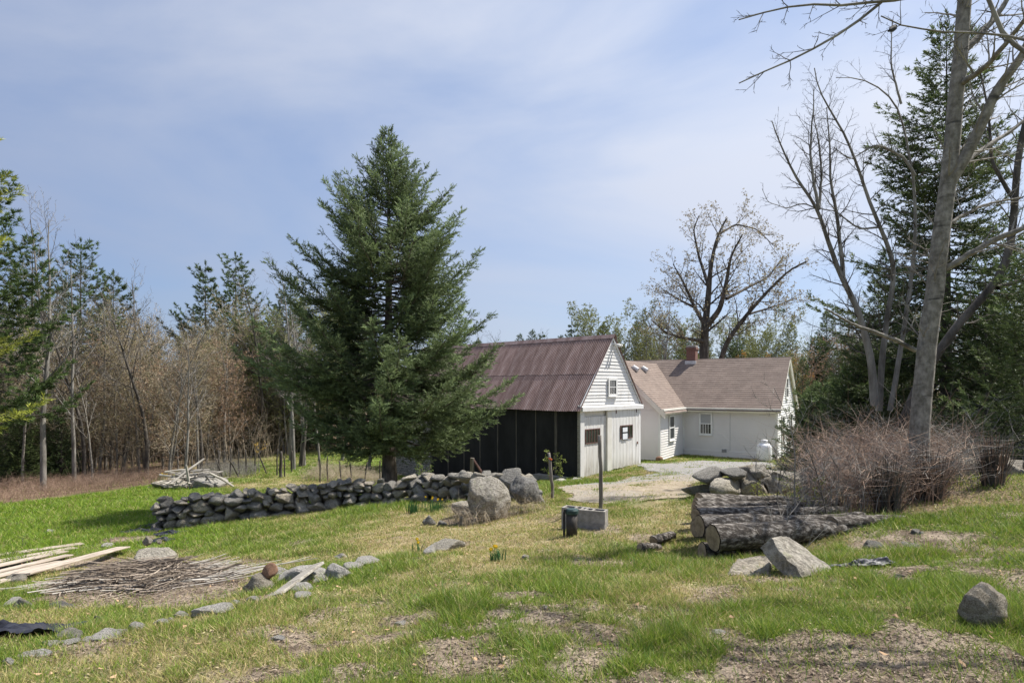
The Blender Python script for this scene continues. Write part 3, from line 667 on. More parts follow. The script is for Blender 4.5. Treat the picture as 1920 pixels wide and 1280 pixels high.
# propane tank
p = on(1433, 30.6); tk = empty('propane_tank', p, 0, 'white upright gas tank standing against the farmhouse front wall', 'gas tank')
m = MB(); m.lathe([(.2,0),(.3,.02),(.36,.09),(.37,.2),(.37,.74),(.34,.84),(.26,.91),(.12,.94)], sides=24); m.build('tank_body', M['tank_white'], tk, True)
m = MB(); m.lathe([(.15,.9),(.17,.93),(.17,1.1),(.14,1.12),(.05,1.13)], sides=18); m.build('valve_cover', M['tank_white'], tk, True)
m = MB(); m.lathe([(.27,-.05),(.27,.05)], sides=18); m.build('foot_ring', M['grey_metal'], tk)
# ------------------------------------------------------------------ stones
def rock_mesh(name, seed, mat, sub=3, planes=11, rough=.05, flat=0.0, pw=22.0, dmin=.5):
    r = np.random.default_rng(seed); bm = bmesh.new(); bmesh.ops.create_icosphere(bm, subdivisions=sub, radius=1)
    D = np.array([v.co[:] for v in bm.verts]); D /= np.linalg.norm(D, axis=1, keepdims=True)
    N = r.normal(size=(planes, 3)); N /= np.linalg.norm(N, axis=1, keepdims=True); d = r.uniform(dmin, 1.0, planes)
    if flat: N = np.r_[N, [(0,0,1),(0,0,-1)]]; d = np.r_[d, [flat, flat]]
    c = np.maximum(D@N.T, 1e-3)/d[None]; p = pw
    rad = 1/(np.sum(c**p, 1)**(1/p)); rad = np.minimum(rad, 1.25)
    def n3(q, sd): return (vnoise(q[:, 0], q[:, 1], sd)+vnoise(q[:, 1]+7.3, q[:, 2], sd+1)+vnoise(q[:, 2]+3.1, q[:, 0]+5.7, sd+2))/3-.5
    nn = n3(D*2.1+seed*1.7, seed)*1.6; n2 = n3(D*5+seed, seed+5)*1.5
    rad = rad*(1+rough*2*nn+rough*n2)
    V = D*rad[:, None]
    V /= np.abs(V).max(0)
    for v, co in zip(bm.verts, V): v.co = co
    me = bpy.data.meshes.new(name); bm.to_mesh(me); bm.free(); me.materials.append(M[mat])
    me.polygons.foreach_set('use_smooth', [True]*len(me.polygons)); return me
STONES = [rock_mesh('stone', 100+i, 'stone', 4, 6+i % 5, .09, 0, 30) for i in range(14)]
PALE = [rock_mesh('rock', 200+i, 'pale_stone', 4, 8, .1, 0, 30) for i in range(8)]
BOULD = [rock_mesh('boulder', 301+i, 'boulder', 5, 13, .1, 0, 11, .72) for i in range(5)]
GREYR = [rock_mesh('rock', 320+i, 'boulder', 4, 8, .09) for i in range(5)]
TANR = [rock_mesh('rock', 340+i, 'tan_stone', 5, 7, .12, 0, 40) for i in range(2)]
def rock(name, me, loc, size, rot, label=None, cat=None, group=None, parent=None):
    o = mobj(name, me, parent); o.location = loc; o.scale = tuple(s/2 for s in size); o.rotation_euler = rot
    return tag(o, label, cat, group)
def wall_of_stones(label, path, heights, thick, cat, seed, sizes=(.15,.44), wythes=2, group=None, hstone=(.12,.27)):
    r = random.Random(seed); path = np.array(path, float)
    seg = np.r_[0, np.cumsum(np.linalg.norm(np.diff(path, axis=0), axis=1))]; L = seg[-1]
    base = empty('stone_wall', (path[0][0], path[0][1], g1(*path[0])), 0, label, cat, group)
    bp = np.array(base.location); n = 0
    def P(s): return np.array([np.interp(s, seg, path[:, 0]), np.interp(s, seg, path[:, 1])])
    for wy in range(wythes):
        off = (wy-(wythes-1)/2)*thick/max(wythes, 1)*1.05
        z = [0.0]*1; lev = 0; top = np.zeros(400)
        ds = L/400
        for course in range(7):
            s = r.uniform(-.1, .05)
            while s < L:
                wd = r.uniform(*sizes)*(1.25 if course == 0 else (.9 if course > 2 else 1)); hh = min(r.uniform(*hstone)*(1.25 if course == 0 else 1), wd*.9)
                i0, i1 = int(max(0, s)/ds), int(min(L, s+wd)/ds); i1 = max(i1, i0+1)
                H = np.interp(s+wd/2, seg, heights)*r.uniform(.92, 1.08)
                zb = float(np.mean(top[i0:i1]))
                if zb+hh*.45 < H:
                    if zb+hh > H*1.12: hh = max(.12, H-zb)
                    c = P(min(max(s+wd/2, 0), L)); tdir = P(min(s+wd, L)+.01)-P(max(s, 0)-.01); tdir /= np.linalg.norm(tdir)
                    nr = np.array([-tdir[1], tdir[0]]); c = c+nr*(off+r.uniform(-.05, .05)+(zb*.12)*(1 if wy == 0 else -1))
                    gg = g1(c[0], c[1])
                    rot = (r.uniform(-.2, .2), r.uniform(-.22, .22), math.atan2(tdir[1], tdir[0])+r.uniform(-.25, .25)+math.pi*(r.random() < .5))
                    o = rock('stone', STONES[r.randrange(len(STONES))], (c[0]-bp[0], c[1]-bp[1], gg+zb+hh*.5-.04-bp[2]), (wd*1.2, thick/wythes*r.uniform(1.1, 1.4), hh*1.38), rot, parent=base); n += 1
                    top[i0:i1] = zb+hh*.96
                s += wd*.97
    return base
# long wall across the yard
WP = [(-8.75,14.75),(-7.2,15.2),(-5.2,15.75),(-3.2,16.1),(-1.6,15.6),(-.5,14.9),(.35,14.3)]
sw1 = wall_of_stones('long dry stone wall of grey fieldstones crossing the yard under the spruce', WP, [.74,.7,.68,.66,.66,.62,.55], .75, 'stone wall', 4)
RW = [(3.55,11.35),(4.6,11.7),(5.6,11.9),(7.2,11.7),(8.8,11.2),(10.4,10.8)]
sw2 = wall_of_stones('low tumbled stone wall behind the log pile, half hidden by brambles', RW, [.52,.55,.5,.45,.42,.4], .7, 'stone wall', 12, sizes=(.4,.85), hstone=(.22,.4))
# rounded stones heaped on the wall's end by the big boulder
def pix_rock(px, py, Y, wpx, hpx, me, label, cat, name='rock', dp=1.0, rot=(0,0,0), group=None, sink=.0):
    """px,py = centre of the stone in the photo, at depth Y"""
    x, y, z = at(px, py, Y); wm = wpx/FPX*Y; hm = hpx/FPX*Y
    return rock(name, me, (x, y, z), (wm, wm*dp, hm), rot, label, cat, group)
pix_rock(912, 938, 11.4, 104, 92, BOULD[0], 'biggest grey boulder, at the near end of the long stone wall', 'boulder', 'boulder', .85, (0,.05,.3))
pix_rock(982, 923, 12.2, 66, 64, BOULD[1], 'rounded boulder tucked against the biggest boulder on its right', 'boulder', 'boulder', .9, (0,.1,.9))
pix_rock(872, 952, 12.0, 55, 38, BOULD[2], 'weathered boulder low on the left flank of the biggest boulder', 'boulder', 'boulder', .8, (0,0,.2))
for i, (px, py, w_, h_, Y, lb) in enumerate([(868,892,44,28,14.2,'pale rounded stone on top of the wall, just left of the boulders'),(898,897,48,32,13.7,'broad grey stone on the wall top above the biggest boulder'),
      (934,900,50,34,13.4,'sunlit humped stone on the wall above the biggest boulder'),(962,897,58,36,13.2,'dark faced stone between wall top and right hand boulder'),(990,908,40,26,13.0,'squat stone at the very end of the long wall')]):
    pix_rock(px, py, Y, w_, h_, GREYR[i % 5], lb, 'stone', 'rock', 1.0, (0,.1*i,i*1.3))
for i, (px, py, w_, h_, lb) in enumerate([(803,974,30,24,'dark upright stone in the grass left of the boulders'),(826,980,30,14,'flat brownish stone beside the dark upright stone'),(868,975,28,24,'round brown stone in front of the biggest boulder'),
      (838,1022,72,22,'long low grey rock in the lawn with daffodils beside it'),(806,1031,32,18,'small pale broken rock leaning before the long lawn rock'),(1012,934,24,20,'small stone at the foot of the right hand boulder'),
      (350,973,52,36,'big smooth stone at the foot of the wall left end')]):
    x, y, z = ray(px, py+h_*.42); wm = w_/FPX*y; hm = h_/FPX*y
    rock('rock', (GREYR if i not in (4,) else PALE)[i % 5], (x, y, z+hm*.25), (wm, wm*.7, hm*1.3), (0,.12,i*1.1), lb, 'rock')
# rocks along the near edge of the brush heap
ROW = [(480,1092,70,42,'lichen covered rounded rock beside the orange brown stone','GREYR',.8),(560,1082,120,34,'long flat pale ledge rock behind the leaning grey boards','PALE',.5),(635,1072,62,36,'speckled grey rock right of the leaning boards','PALE',.7),
  (682,1054,60,22,'pale low rock at the upper end of the rock row','PALE',.6),(566,1117,36,16,'small round tan stone in front of the leaning boards','PALE',.8),(560,1100,60,22,'white broken stone under the leaning boards','PALE',.5),
  (395,1142,80,22,'long pale flat stone below the brush heap','PALE',.45),(440,1131,40,14,'thin pale stone next to the long flat one','PALE',.5),(180,1162,20,18,'small upright grey stone alone in the grass','GREYR',.9),(296,1168,32,12,'small half buried white stone in the rock row','PALE',.7),
  (255,1178,50,20,'pale rounded stone low in the near rock row','PALE',.6),(195,1192,70,18,'long tan slab stone in the near rock row','PALE',.4),(130,1190,70,20,'brown grey slab beside the black plastic sheet','GREYR',.4),(60,1226,58,12,'flat pale stone at lower left in the grass','PALE',.5),
  (120,1204,50,10,'thin white stone in front of the brown grey slab','PALE',.5),(12,1240,30,14,'white stone at the lower left picture edge','PALE',.7),(275,1042,100,36,'large flat rock with two small stones on top','GREYR',.6),
  (25,1085,60,22,'grey boulder top showing at the left edge by the planks','GREYR',.6),(40,1132,40,20,'brown stone left of the brush heap','GREYR',.7),(18,1130,40,20,'pale stone at the left edge below the planks','PALE',.7),(100,1135,60,12,'flat stone at the left tip of the brush heap','GREYR',.6),
  (200,1022,24,12,'light stone in the scrubby grass by the planks','PALE',.8),(188,1068,20,12,'white pebble stone above the brush heap','PALE',.8),(640,1042,30,10,'stone chip on the upper end of the rock row','PALE',.6),
  (335,1152,36,12,'pale stone between the long flat one and the white one','PALE',.6),(470,1124,30,12,'pale stone at the right end of the brush heap','PALE',.6),(520,1070,50,22,'humped pale rock behind the orange brown stone','PALE',.7),(600,1086,40,18,'broken pale rock right behind the leaning boards','PALE',.7),
  (660,1062,40,18,'pale rock between the speckled rock and the upper end','PALE',.7),(225,1186,34,14,'small pale stone between slabs of the near row','PALE',.7),(90,1206,40,14,'stone just right of the black plastic sheet','PALE',.6),(318,1162,24,9,'little stone in the near rock row','PALE',.7),(160,1200,36,12,'flat chip of stone under the long tan slab','PALE',.6),
  (1858,1140,104,94,'craggy tan rock with split layers at right in the grass','TANR',.8),(1640,1018,44,24,'small grey rock in the grass near the old log end','GREYR',.7),(1642,1046,54,14,'flat tan rock below the small grey rock','GREYR',.5),
  (1720,996,30,12,'half buried stone at the end of the long log','GREYR',.7),(1712,1022,40,12,'low stone in the right hand grass','GREYR',.6),(750,1168,26,10,'small pale stone in the foreground lawn','PALE',.7),(1024,1140,26,10,'rounded pebble stone beside a bare patch','PALE',.7),
  (1348,1186,40,10,'flat white stone in the bare soil at right','PALE',.6),(515,1199,34,10,'half buried pale stone in the left foreground lawn','PALE',.7),(990,1044,24,8,'small white stone beside the daffodils','PALE',.7),(1690,1080,24,8,'tiny dark stone in the right hand grass','GREYR',.7),
  (92,995,16,6,'white pebble in the bright far left lawn','PALE',.7),(48,1004,14,6,'pale pebble by the wire ringed sapling','PALE',.7),(110,966,14,5,'far pebble in the left lawn','PALE',.7)]
for i, (px, py, w_, h_, lb, kind, dp) in enumerate(ROW):
    x, y, z = ray(px, py+h_*.4); wm = w_/FPX*y; hm = h_/FPX*y
    big = kind == 'TANR'
    me = {'GREYR': GREYR, 'PALE': PALE, 'TANR': TANR}[kind][i % (5 if kind == 'GREYR' else (2 if big else 8))]
    rock('rock', me, (x, y+wm*dp*.3, z+hm*(.3 if big else .16)), (wm*(1.1 if big else 1), wm*max(dp, .6), hm*(1.1 if big else 1.4)), (0, random.uniform(-.1,.1), (.5 if big else random.uniform(-.35,.35))), lb, 'rock')
x, y, z = ray(276, 1050)
for dxp, s, lb in ((-5,.17,'small brown stone perched on the large flat rock'),(14,.1,'tiny brown stone beside the perched stone')):
    rock('rock', GREYR[3], (x+dxp/FPX*y, y+.12, z+.27+s*.3), (s*1.1, s, s), (0,0,dxp*.1), lb, 'rock')
x, y, z = ray(495, 1106); rock('rock', rock_mesh('rock', 377, 'clay', 4, 8, .02), (x, y+.15, z+.13), (.17,.16,.24), (.2,.3,0), 'round orange brown stone in the rock row', 'rock')
# leaning granite slab and its neighbour
def slab(name, corners, thick, mat, label, cat, seed):
    """corners = four world points of the top face"""
    C = [np.array(c) for c in corners]; n = np.cross(C[1]-C[0], C[3]-C[0]); n /= np.linalg.norm(n)
    if n[2] < 0: n = -n
    N = 14; V = []; r = np.random.default_rng(seed)
    def grid(off, amp):
        g = []
        for j in range(N+1):
            for i in range(N+1):
                a, b = i/N, j/N; p = (C[0]*(1-a)+C[1]*a)*(1-b)+(C[3]*(1-a)+C[2]*a)*b
                ed = min(a, 1-a, b, 1-b); q = p+n*(off-(.02 if ed < .01 and off == 0 else 0))
                e = (fbm(np.array([a*5+seed]), np.array([b*5+off*9]), seed, 4)[0]-.5)
                jx = (fbm(np.array([p[0]*9]), np.array([p[1]*9+p[2]*6]), seed+3, 3)[0]-.5)*.07
                g.append(q+n*e*amp+np.array([jx, jx*.5, 0])*(1 if ed < .01 else .2))
        return g
    top = grid(0, .05); bot = grid(-thick, .06); V = top+bot; K = (N+1)**2; Fq = []
    for j in range(N):
        for i in range(N):
            a = j*(N+1)+i; Fq += [(a,a+1,a+N+2,a+N+1),(K+a,K+a+N+1,K+a+N+2,K+a+1)]
    rim = [i for i in range(N)]+[N+j*(N+1) for j in range(N)]+[N*(N+1)+N-i for i in range(N)]+[(N-j)*(N+1) for j in range(N)]
    for i in range(len(rim)): a, b = rim[i], rim[(i+1) % len(rim)]; Fq.append((a, K+a, K+b, b))
    m = MB(); m.v = [tuple(p) for p in V]; m.f = [list(q) for q in Fq]
    return tag(m.build(name, M[mat], None, False), label, cat)
slab('stone_slab', [at(1446,1006,6.05),at(1478,1002,6.4),at(1566,1066,6.1),at(1508,1078,5.72)], .17, 'boulder', 'tilted granite slab leaning against the near end of the log pile', 'stone slab', 5)
slab('rock', [at(1362,1072,6.1),at(1382,1046,6.75),at(1450,1038,6.7),at(1446,1078,6.0)], .25, 'boulder', 'sloping pale rock half under the tilted granite slab', 'rock', 8)

# ------------------------------------------------------------------ conifers
def needles(pos, d, ln, r, K, nl, nw, c0, c1, spread=.75):
    """bottle-brush shoots -> triangles; pos,d (n,3), ln (n,)"""
    n = len(pos); d = d/(np.linalg.norm(d, axis=1, keepdims=True)+1e-9)
    ref = np.where(np.abs(d[:, 2:3]) < .9, np.array([[0,0,1.]]), np.array([[1.,0,0]])); a = np.cross(d, ref); a /= np.linalg.norm(a, axis=1, keepdims=True); b = np.cross(d, a)
    f = (np.arange(K)+r.random((n, K)))/K; th = np.arange(K)*2.4+r.random((n, 1))*6.28+r.random((n, K))*.6
    per = np.cos(th)[..., None]*a[:, None]+np.sin(th)[..., None]*b[:, None]
    base = pos[:, None]+d[:, None]*(ln[:, None]*f)[..., None]
    sp = spread*(1-.5*f)[..., None]; nd = d[:, None]*(1-sp*.4)+per*sp; nd /= np.linalg.norm(nd, axis=2, keepdims=True)
    L = nl*(.75+.5*r.random((n, K)))[..., None]
    side = np.cross(nd, per+1e-6*r.normal(size=per.shape)); side /= (np.linalg.norm(side, axis=2, keepdims=True)+1e-9)
    side = side*np.cos(th*3)[..., None]+per*np.sin(th*3)[..., None]
    V = np.stack([base-side*nw/2, base+side*nw/2, base+nd*L], 2).reshape(-1, 3)
    F = np.arange(len(V)).reshape(-1, 3)
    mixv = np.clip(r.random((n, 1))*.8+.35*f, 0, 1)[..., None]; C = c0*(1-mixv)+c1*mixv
    return V, F, np.repeat(C.reshape(-1, 3), 3, 0)
def conifer(name, seed, H, prof, nbr, h0, K=7, nl=.06, nw=.016, sstep_=.09, inner=.25, ang=(.75,-.12), tip=.25, trunk_r=.17, cols=((.04,.06,.028),(.085,.12,.05)),
            mat='needles', bark='bark_spruce', blen=.34, tuft=False, lean=0.0, dead=0, whorl=0, jit=.16, sl=.13, bsp=.12, bmax=.95, sag=.16):
    r = np.random.default_rng(seed); P, D, LN, CB = [], [], [], []; woods = []
    zz = np.linspace(-.3, H, 16); tw = np.cumsum(r.normal(0, .012, 16))*H*.06
    def cx(h): return np.interp(h, zz, tw)+lean*h
    woods.append((np.stack([cx(zz), cx(zz)*.4, zz], 1), trunk_r*np.clip(1-(np.maximum(zz,0)/H)**1.0, .03, 1)*(1+.5*np.exp(-np.maximum(zz, 0)*2.2))))
    gold = 2.39996
    for k in range(nbr):
        u = (k+.5)/nbr; h = h0+(H-h0)*(u**.92)*.985
        if whorl: h = h0+(H-h0)*.985*(np.floor(u**.92*whorl)+.25*r.random())/whorl
        az = k*gold+r.normal(0, .35); t = (h-h0)/(H-h0)
        L = prof(h, az)*r.uniform(1-jit*1.6, 1+jit)
        if L < .12: L = .12
        a0 = ang[1]+(ang[0]-ang[1])*t**1.3+r.normal(0, .07)
        s = np.linspace(0, 1, 7); zc = L*(a0*s-sag*np.sin(s*np.pi)*(1-t)+tip*(s**2.5))
        da = np.cumsum(r.normal(0, .05, 7)); x = L*s*np.cos(az+da*.6); y = L*s*np.sin(az+da*.6)
        B = np.stack([cx(h)+x, cx(h)*.4+y, h+zc], 1)
        woods.append((B, np.maximum(.006, trunk_r*.2*(1-t*.6)*min(1, L/2)*(1-s*.9))))
        isdead = r.random() < dead*(1-t)
        cbr = r.uniform(.72, 1.3); ns = max(2, int(L*(1-inner)/bsp))
        for j in range(ns):
            f = inner+(1-inner)*((j+r.random())/ns); p = np.array([np.interp(f, s, B[:, q]) for q in range(3)])
            i = min(5, int(f*6)); fw = B[i+1]-B[i]; fw /= np.linalg.norm(fw)+1e-9
            lat = np.array([-fw[1], fw[0], 0]); lat /= np.linalg.norm(lat)+1e-9; lat *= (1 if j % 2 else -1)
            bl_ = (blen*L*(1-f)*1.1+.16)*r.uniform(.6, 1.15); bl_ = min(bl_, bmax)
            bd = fw*.75+lat*r.uniform(.3, .95)+np.array([0, 0, r.uniform(-.5, .5) if bsp < .07 else r.uniform(-.32, .18)]); bd /= np.linalg.norm(bd)
            nsh = max(1, int(bl_/sstep_))
            q = (np.arange(nsh)+r.random(nsh)*.7)/nsh
            if isdead:
                woods.append((np.stack([p, p+bd*bl_*.6+np.array([0,0,-.05]), p+bd*bl_+np.array([0,0,-.15])]), np.array([.006,.004,.002]))); continue
            if tuft: q = .45+.55*q
            pp = p+bd*bl_*q[:, None]+np.array([0, 0, -1.])*(q**2*bl_*.12)[:, None]
            sg = np.where(np.arange(nsh) % 2 == 0, 1., -1.)[:, None]
            sl_ = np.cross(bd, [0, 0, 1.]); sl_ /= np.linalg.norm(sl_)+1e-9
            dd_ = bd*.8+sl_*sg*.55+r.normal(0, .25, (nsh, 3))+np.array([0, 0, .12 if not tuft else .35])
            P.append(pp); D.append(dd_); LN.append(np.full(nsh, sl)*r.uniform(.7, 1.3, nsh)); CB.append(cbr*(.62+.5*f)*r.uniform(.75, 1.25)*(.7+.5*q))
        ne = 3; P.append(np.repeat(B[-1:], ne, 0)-fw*.03); D.append(fw[None]+r.normal(0, .3, (ne, 3))); LN.append(np.full(ne, sl*1.3)); CB.append(np.full(ne, cbr*1.1))
    P.append(np.tile([cx(H), cx(H)*.4, H-.25], (5, 1))+np.linspace(0, .2, 5)[:, None]*np.array([0,0,1])); D.append(np.array([0,0,1.])+r.normal(0, .15, (5, 3))); LN.append(np.full(5, .22)); CB.append(np.ones(5))
    P, D, LN, CB = map(np.concatenate, (P, D, LN, CB))
    V, F, C = needles(P, D, LN, r, K, nl, nw, np.array(cols[0]), np.array(cols[1]))
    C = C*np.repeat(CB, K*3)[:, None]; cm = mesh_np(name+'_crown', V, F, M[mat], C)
    TV, TF = tubes_np(woods); tm = mesh_np(name+'_trunk', TV, TF, M[bark], None, True)
    return tm, cm
def tree(name, tm, cm, loc, rz=0, sc=1.0, label=None, cat='tree', group=None, szm=1.0):
    e = empty(name, loc, rz, label, cat, group); e.scale = (sc, sc, sc*szm)
    mobj('trunk', tm, e); mobj('crown', cm, e); return e

# the big spruce: outline taken in metres left / right of the trunk
SPX, SPY = -3.98, 19.3; SPZ = g1(SPX, SPY)-.05
PXH = [(245,0,0),(300,24,22),(335,48,48),(380,62,82),(420,88,108),(445,138,120),(500,125,140),(520,150,165),(600,182,178),(650,195,190),(700,222,198),(745,205,200),(785,170,195),(815,120,180),(838,70,120)]
hh_ = np.array([(HORY-a)/FPX*SPY+CAMZ-SPZ for a, _, _ in PXH])[::-1]; lf_ = np.array([b for _, b, _ in PXH])[::-1]/FPX*SPY; rt_ = np.array([c for _, _, c in PXH])[::-1]/FPX*SPY
def spruce_prof(h, az):
    l, r_ = np.interp(h, hh_, lf_), np.interp(h, hh_, rt_); c = math.cos(az); return r_*(.5+.5*c)+l*(.5-.5*c)
SH = hh_[-1]
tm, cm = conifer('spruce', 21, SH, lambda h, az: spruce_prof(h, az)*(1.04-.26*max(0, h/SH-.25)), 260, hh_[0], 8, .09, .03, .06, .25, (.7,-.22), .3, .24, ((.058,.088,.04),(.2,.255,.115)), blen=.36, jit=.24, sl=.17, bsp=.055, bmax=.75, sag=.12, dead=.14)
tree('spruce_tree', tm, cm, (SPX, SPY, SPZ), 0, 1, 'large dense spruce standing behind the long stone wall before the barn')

# ------------------------------------------------------------------ bare trees
def grow(r, p, d, L, rad, lvl, P, outl, tips):
    n = max(4, int(3+L/P['seg'])); pts = [p]; dd = d.copy(); st = L/(n-1)
    for i in range(n-1):
        dd = dd+r.normal(0, P['wand'], 3)+np.array([0, 0, P['up'][lvl]]); dd /= np.linalg.norm(dd); pts.append(pts[-1]+dd*st)
    pts = np.array(pts); s = np.linspace(0, 1, n); end = P['taper'] if lvl == 0 else .3
    R = rad*(1-(1-end)*s); outl.append((pts, R, lvl))
    if lvl < P['max']:
        nc = int(P['n'][lvl]*(1 if lvl == 0 else max(.4, min(1.3, L/P['ref'][lvl])))*r.uniform(.8, 1.2)+.5); az0 = r.random()*6.28
        for k in range(nc):
            t = P['t0'][lvl]+(1-P['t0'][lvl])*(k+r.random()*.8)/max(nc, 1); t = min(t, .99)
            i = min(n-2, int(t*(n-1))); b = pts[i]+(pts[i+1]-pts[i])*(t*(n-1)-i); fw = pts[i+1]-pts[i]; fw /= np.linalg.norm(fw)
            ref = np.array([0, 0, 1.]) if abs(fw[2]) < .9 else np.array([1., 0, 0]); a = np.cross(fw, ref); a /= np.linalg.norm(a); c = np.cross(fw, a)
            az = az0+k*2.4+r.normal(0, .4); an = P['ang'][lvl]*r.uniform(.75, 1.25)
            nd = fw*math.cos(an)+(a*math.cos(az)+c*math.sin(az))*math.sin(an)
            nl_ = L*P['ratio'][lvl]*(1-P['fall'][lvl]*t)*r.uniform(.7, 1.2)
            grow(r, b, nd/np.linalg.norm(nd), nl_, max(P.get('rmin', .0035), np.interp(t, s, R)*P['rr'][lvl]), lvl+1, P, outl, tips)
    else: tips.append(pts)
def leaves(r, tips, per, size, c0, c1, along=True):
    T = []
    for p in tips:
        k = per if isinstance(per, int) else int(per+r.random()); 
        i = r.random(k)**(.6 if along else .1)*(len(p)-1.001); j = i.astype(int); f = (i-j)[:, None]; T.append(p[j]*(1-f)+p[j+1]*f)
    T = np.concatenate(T)+r.normal(0, .02, (sum(map(len, T)), 3)); n = len(T)
    a = r.normal(size=(n, 3)); a /= np.linalg.norm(a, axis=1, keepdims=True); b = np.cross(a, r.normal(size=(n, 3))); b /= np.linalg.norm(b, axis=1, keepdims=True)
    s = size*r.uniform(.6, 1.5, (n, 1)); V = np.stack([T, T+a*s+b*s*.45, T+a*s-b*s*.45], 1).reshape(-1, 3); m_ = r.random((n, 1)); C = np.array(c0)*(1-m_)+np.array(c1)*m_
    return V, np.arange(len(V)).reshape(-1, 3), np.repeat(C, 3, 0)
def split_tree(name, outl, tips, bark, twig, lf=None, r=None, cut=1):
    tv, tf = tubes_np([(p, q) for p, q, l in outl if l <= cut]); tm = mesh_np(name+'_trunk', tv, tf, M[bark], None, True)
    tw = [(p, q) for p, q, l in outl if l > cut]
    cv, cf = tubes_np(tw) if tw else (np.zeros((4,3)), np.array([[0,1,2,3]]))
    cm = mesh_np(name+'_crown', cv, cf, M[twig], None, False)
    if lf:
        lv, l_f, lc = leaves(r, tips, *lf); lm = mesh_np(name+'_leaves', lv, l_f, M['buds'], lc)
        return tm, cm, lm
    return tm, cm
def btree(name, ms, loc, rz=0, sc=1.0, label=None, group=None, szm=1.0, cat='tree'):
    e = empty(name, loc, rz, label, cat, group); e.scale = (sc, sc, sc*szm); mobj('trunk', ms[0], e); c = mobj('crown', ms[1], e)
    if len(ms) > 2: mobj('young_leaves', ms[2], c)
    return e
P_FOREST = dict(rmin=.009, seg=.8, wand=.035, up=(.0,.06,.05,.03), taper=.12, max=3, n=(20,9,6), ref=(1,3.2,1.1), t0=(.32,.2,.15), ang=(.75,.7,.75), ratio=(.3,.42,.45), fall=(.55,.5,.4), rr=(.42,.55,.6))
P_BUSHY = dict(rmin=.009, seg=.5, wand=.05, up=(.0,.05,.04,.02), taper=.15, max=3, n=(20,10,7), ref=(1,2.4,.9), t0=(.14,.15,.1), ang=(.8,.75,.8), ratio=(.42,.42,.45), fall=(.45,.5,.4), rr=(.45,.55,.6))
def forest_tree(name, seed, H, rad, P, bark, twig, lf=None):
    r = np.random.default_rng(seed); o, t_ = [], []
    grow(r, np.array([0,0,-.3]), np.array([r.normal(0,.03), r.normal(0,.03), 1.]), H, rad, 0, P, o, t_)
    return split_tree(name, o, t_, bark, twig, lf, r)
BARE = [forest_tree('bare', 401, 14.5, .15, P_FOREST, 'bark_grey', 'twig_grey'), forest_tree('bare', 402, 13, .12, P_FOREST, 'bark_grey', 'twig_dark'),
        forest_tree('bare', 403, 15.5, .17, dict(P_FOREST, t0=(.45,.2,.15)), 'bark_dark', 'twig_dark'), forest_tree('bare', 404, 12, .09, dict(P_FOREST, wand=.05), 'bark_pale', 'twig_grey')]
TAN = [forest_tree('budding', 411, 8.5, .085, P_BUSHY, 'bark_grey', 'twig_tan', (2, .06, (.25,.19,.12), (.38,.29,.19))), forest_tree('budding', 412, 7.5, .07, P_BUSHY, 'bark_grey', 'twig_brown', (2, .06, (.28,.18,.11), (.38,.26,.17))),
       forest_tree('budding', 413, 9.5, .09, P_BUSHY, 'bark_grey', 'twig_tan', (3, .06, (.25,.22,.12), (.36,.32,.18)))]
GRN = [forest_tree('leafing', 421, 9.5, .09, P_BUSHY, 'bark_grey', 'twig_grey', (7, .085, (.17,.19,.06), (.3,.31,.12))), forest_tree('leafing', 422, 7, .07, P_BUSHY, 'bark_grey', 'twig_grey', (7, .085, (.22,.22,.1), (.36,.34,.18))),
       forest_tree('leafing', 423, 7.5, .07, P_BUSHY, 'bark_grey', 'twig_brown', (7, .085, (.35,.19,.05), (.5,.3,.09)))]
def cone(Hh, R, p=.85): return lambda h, az: R*max(.03, (1-h/Hh))**p
PINE = [conifer('pine', 431, 17, lambda h, az: 4.4*max(.04, 1-(h/17))**.7*(1+.25*math.sin(az*2+h*1.7)), 130, 4.0, 8, .2, .055, .1, .36, (.55,.12), .3, .2, ((.05,.085,.032),(.12,.165,.055)), bark='bark_dark', tuft=True, whorl=17, jit=.3, sl=.16),
        conifer('pine', 432, 15, lambda h, az: 3.9*max(.04, 1-(h/15))**.75*(1+.3*math.sin(az+h*1.3)), 120, 3.4, 8, .2, .055, .1, .36, (.5,.1), .32, .18, ((.05,.08,.032),(.105,.145,.055)), bark='bark_dark', tuft=True, whorl=14, jit=.3, sl=.16)]
FIR = [conifer('fir', 441, 10, cone(10, 2.3), 150, .8, 7, .14, .04, .14, .15, (.6,-.15), .2, .13, ((.05,.075,.034),(.11,.15,.06)), bark='bark_dark', sl=.16, bsp=.09),
       conifer('fir', 442, 8, cone(8, 2.5, .7), 130, .4, 7, .13, .04, .14, .15, (.5,-.1), .2, .11, ((.06,.09,.034),(.13,.17,.06)), bark='bark_dark', sl=.16, bsp=.09)]
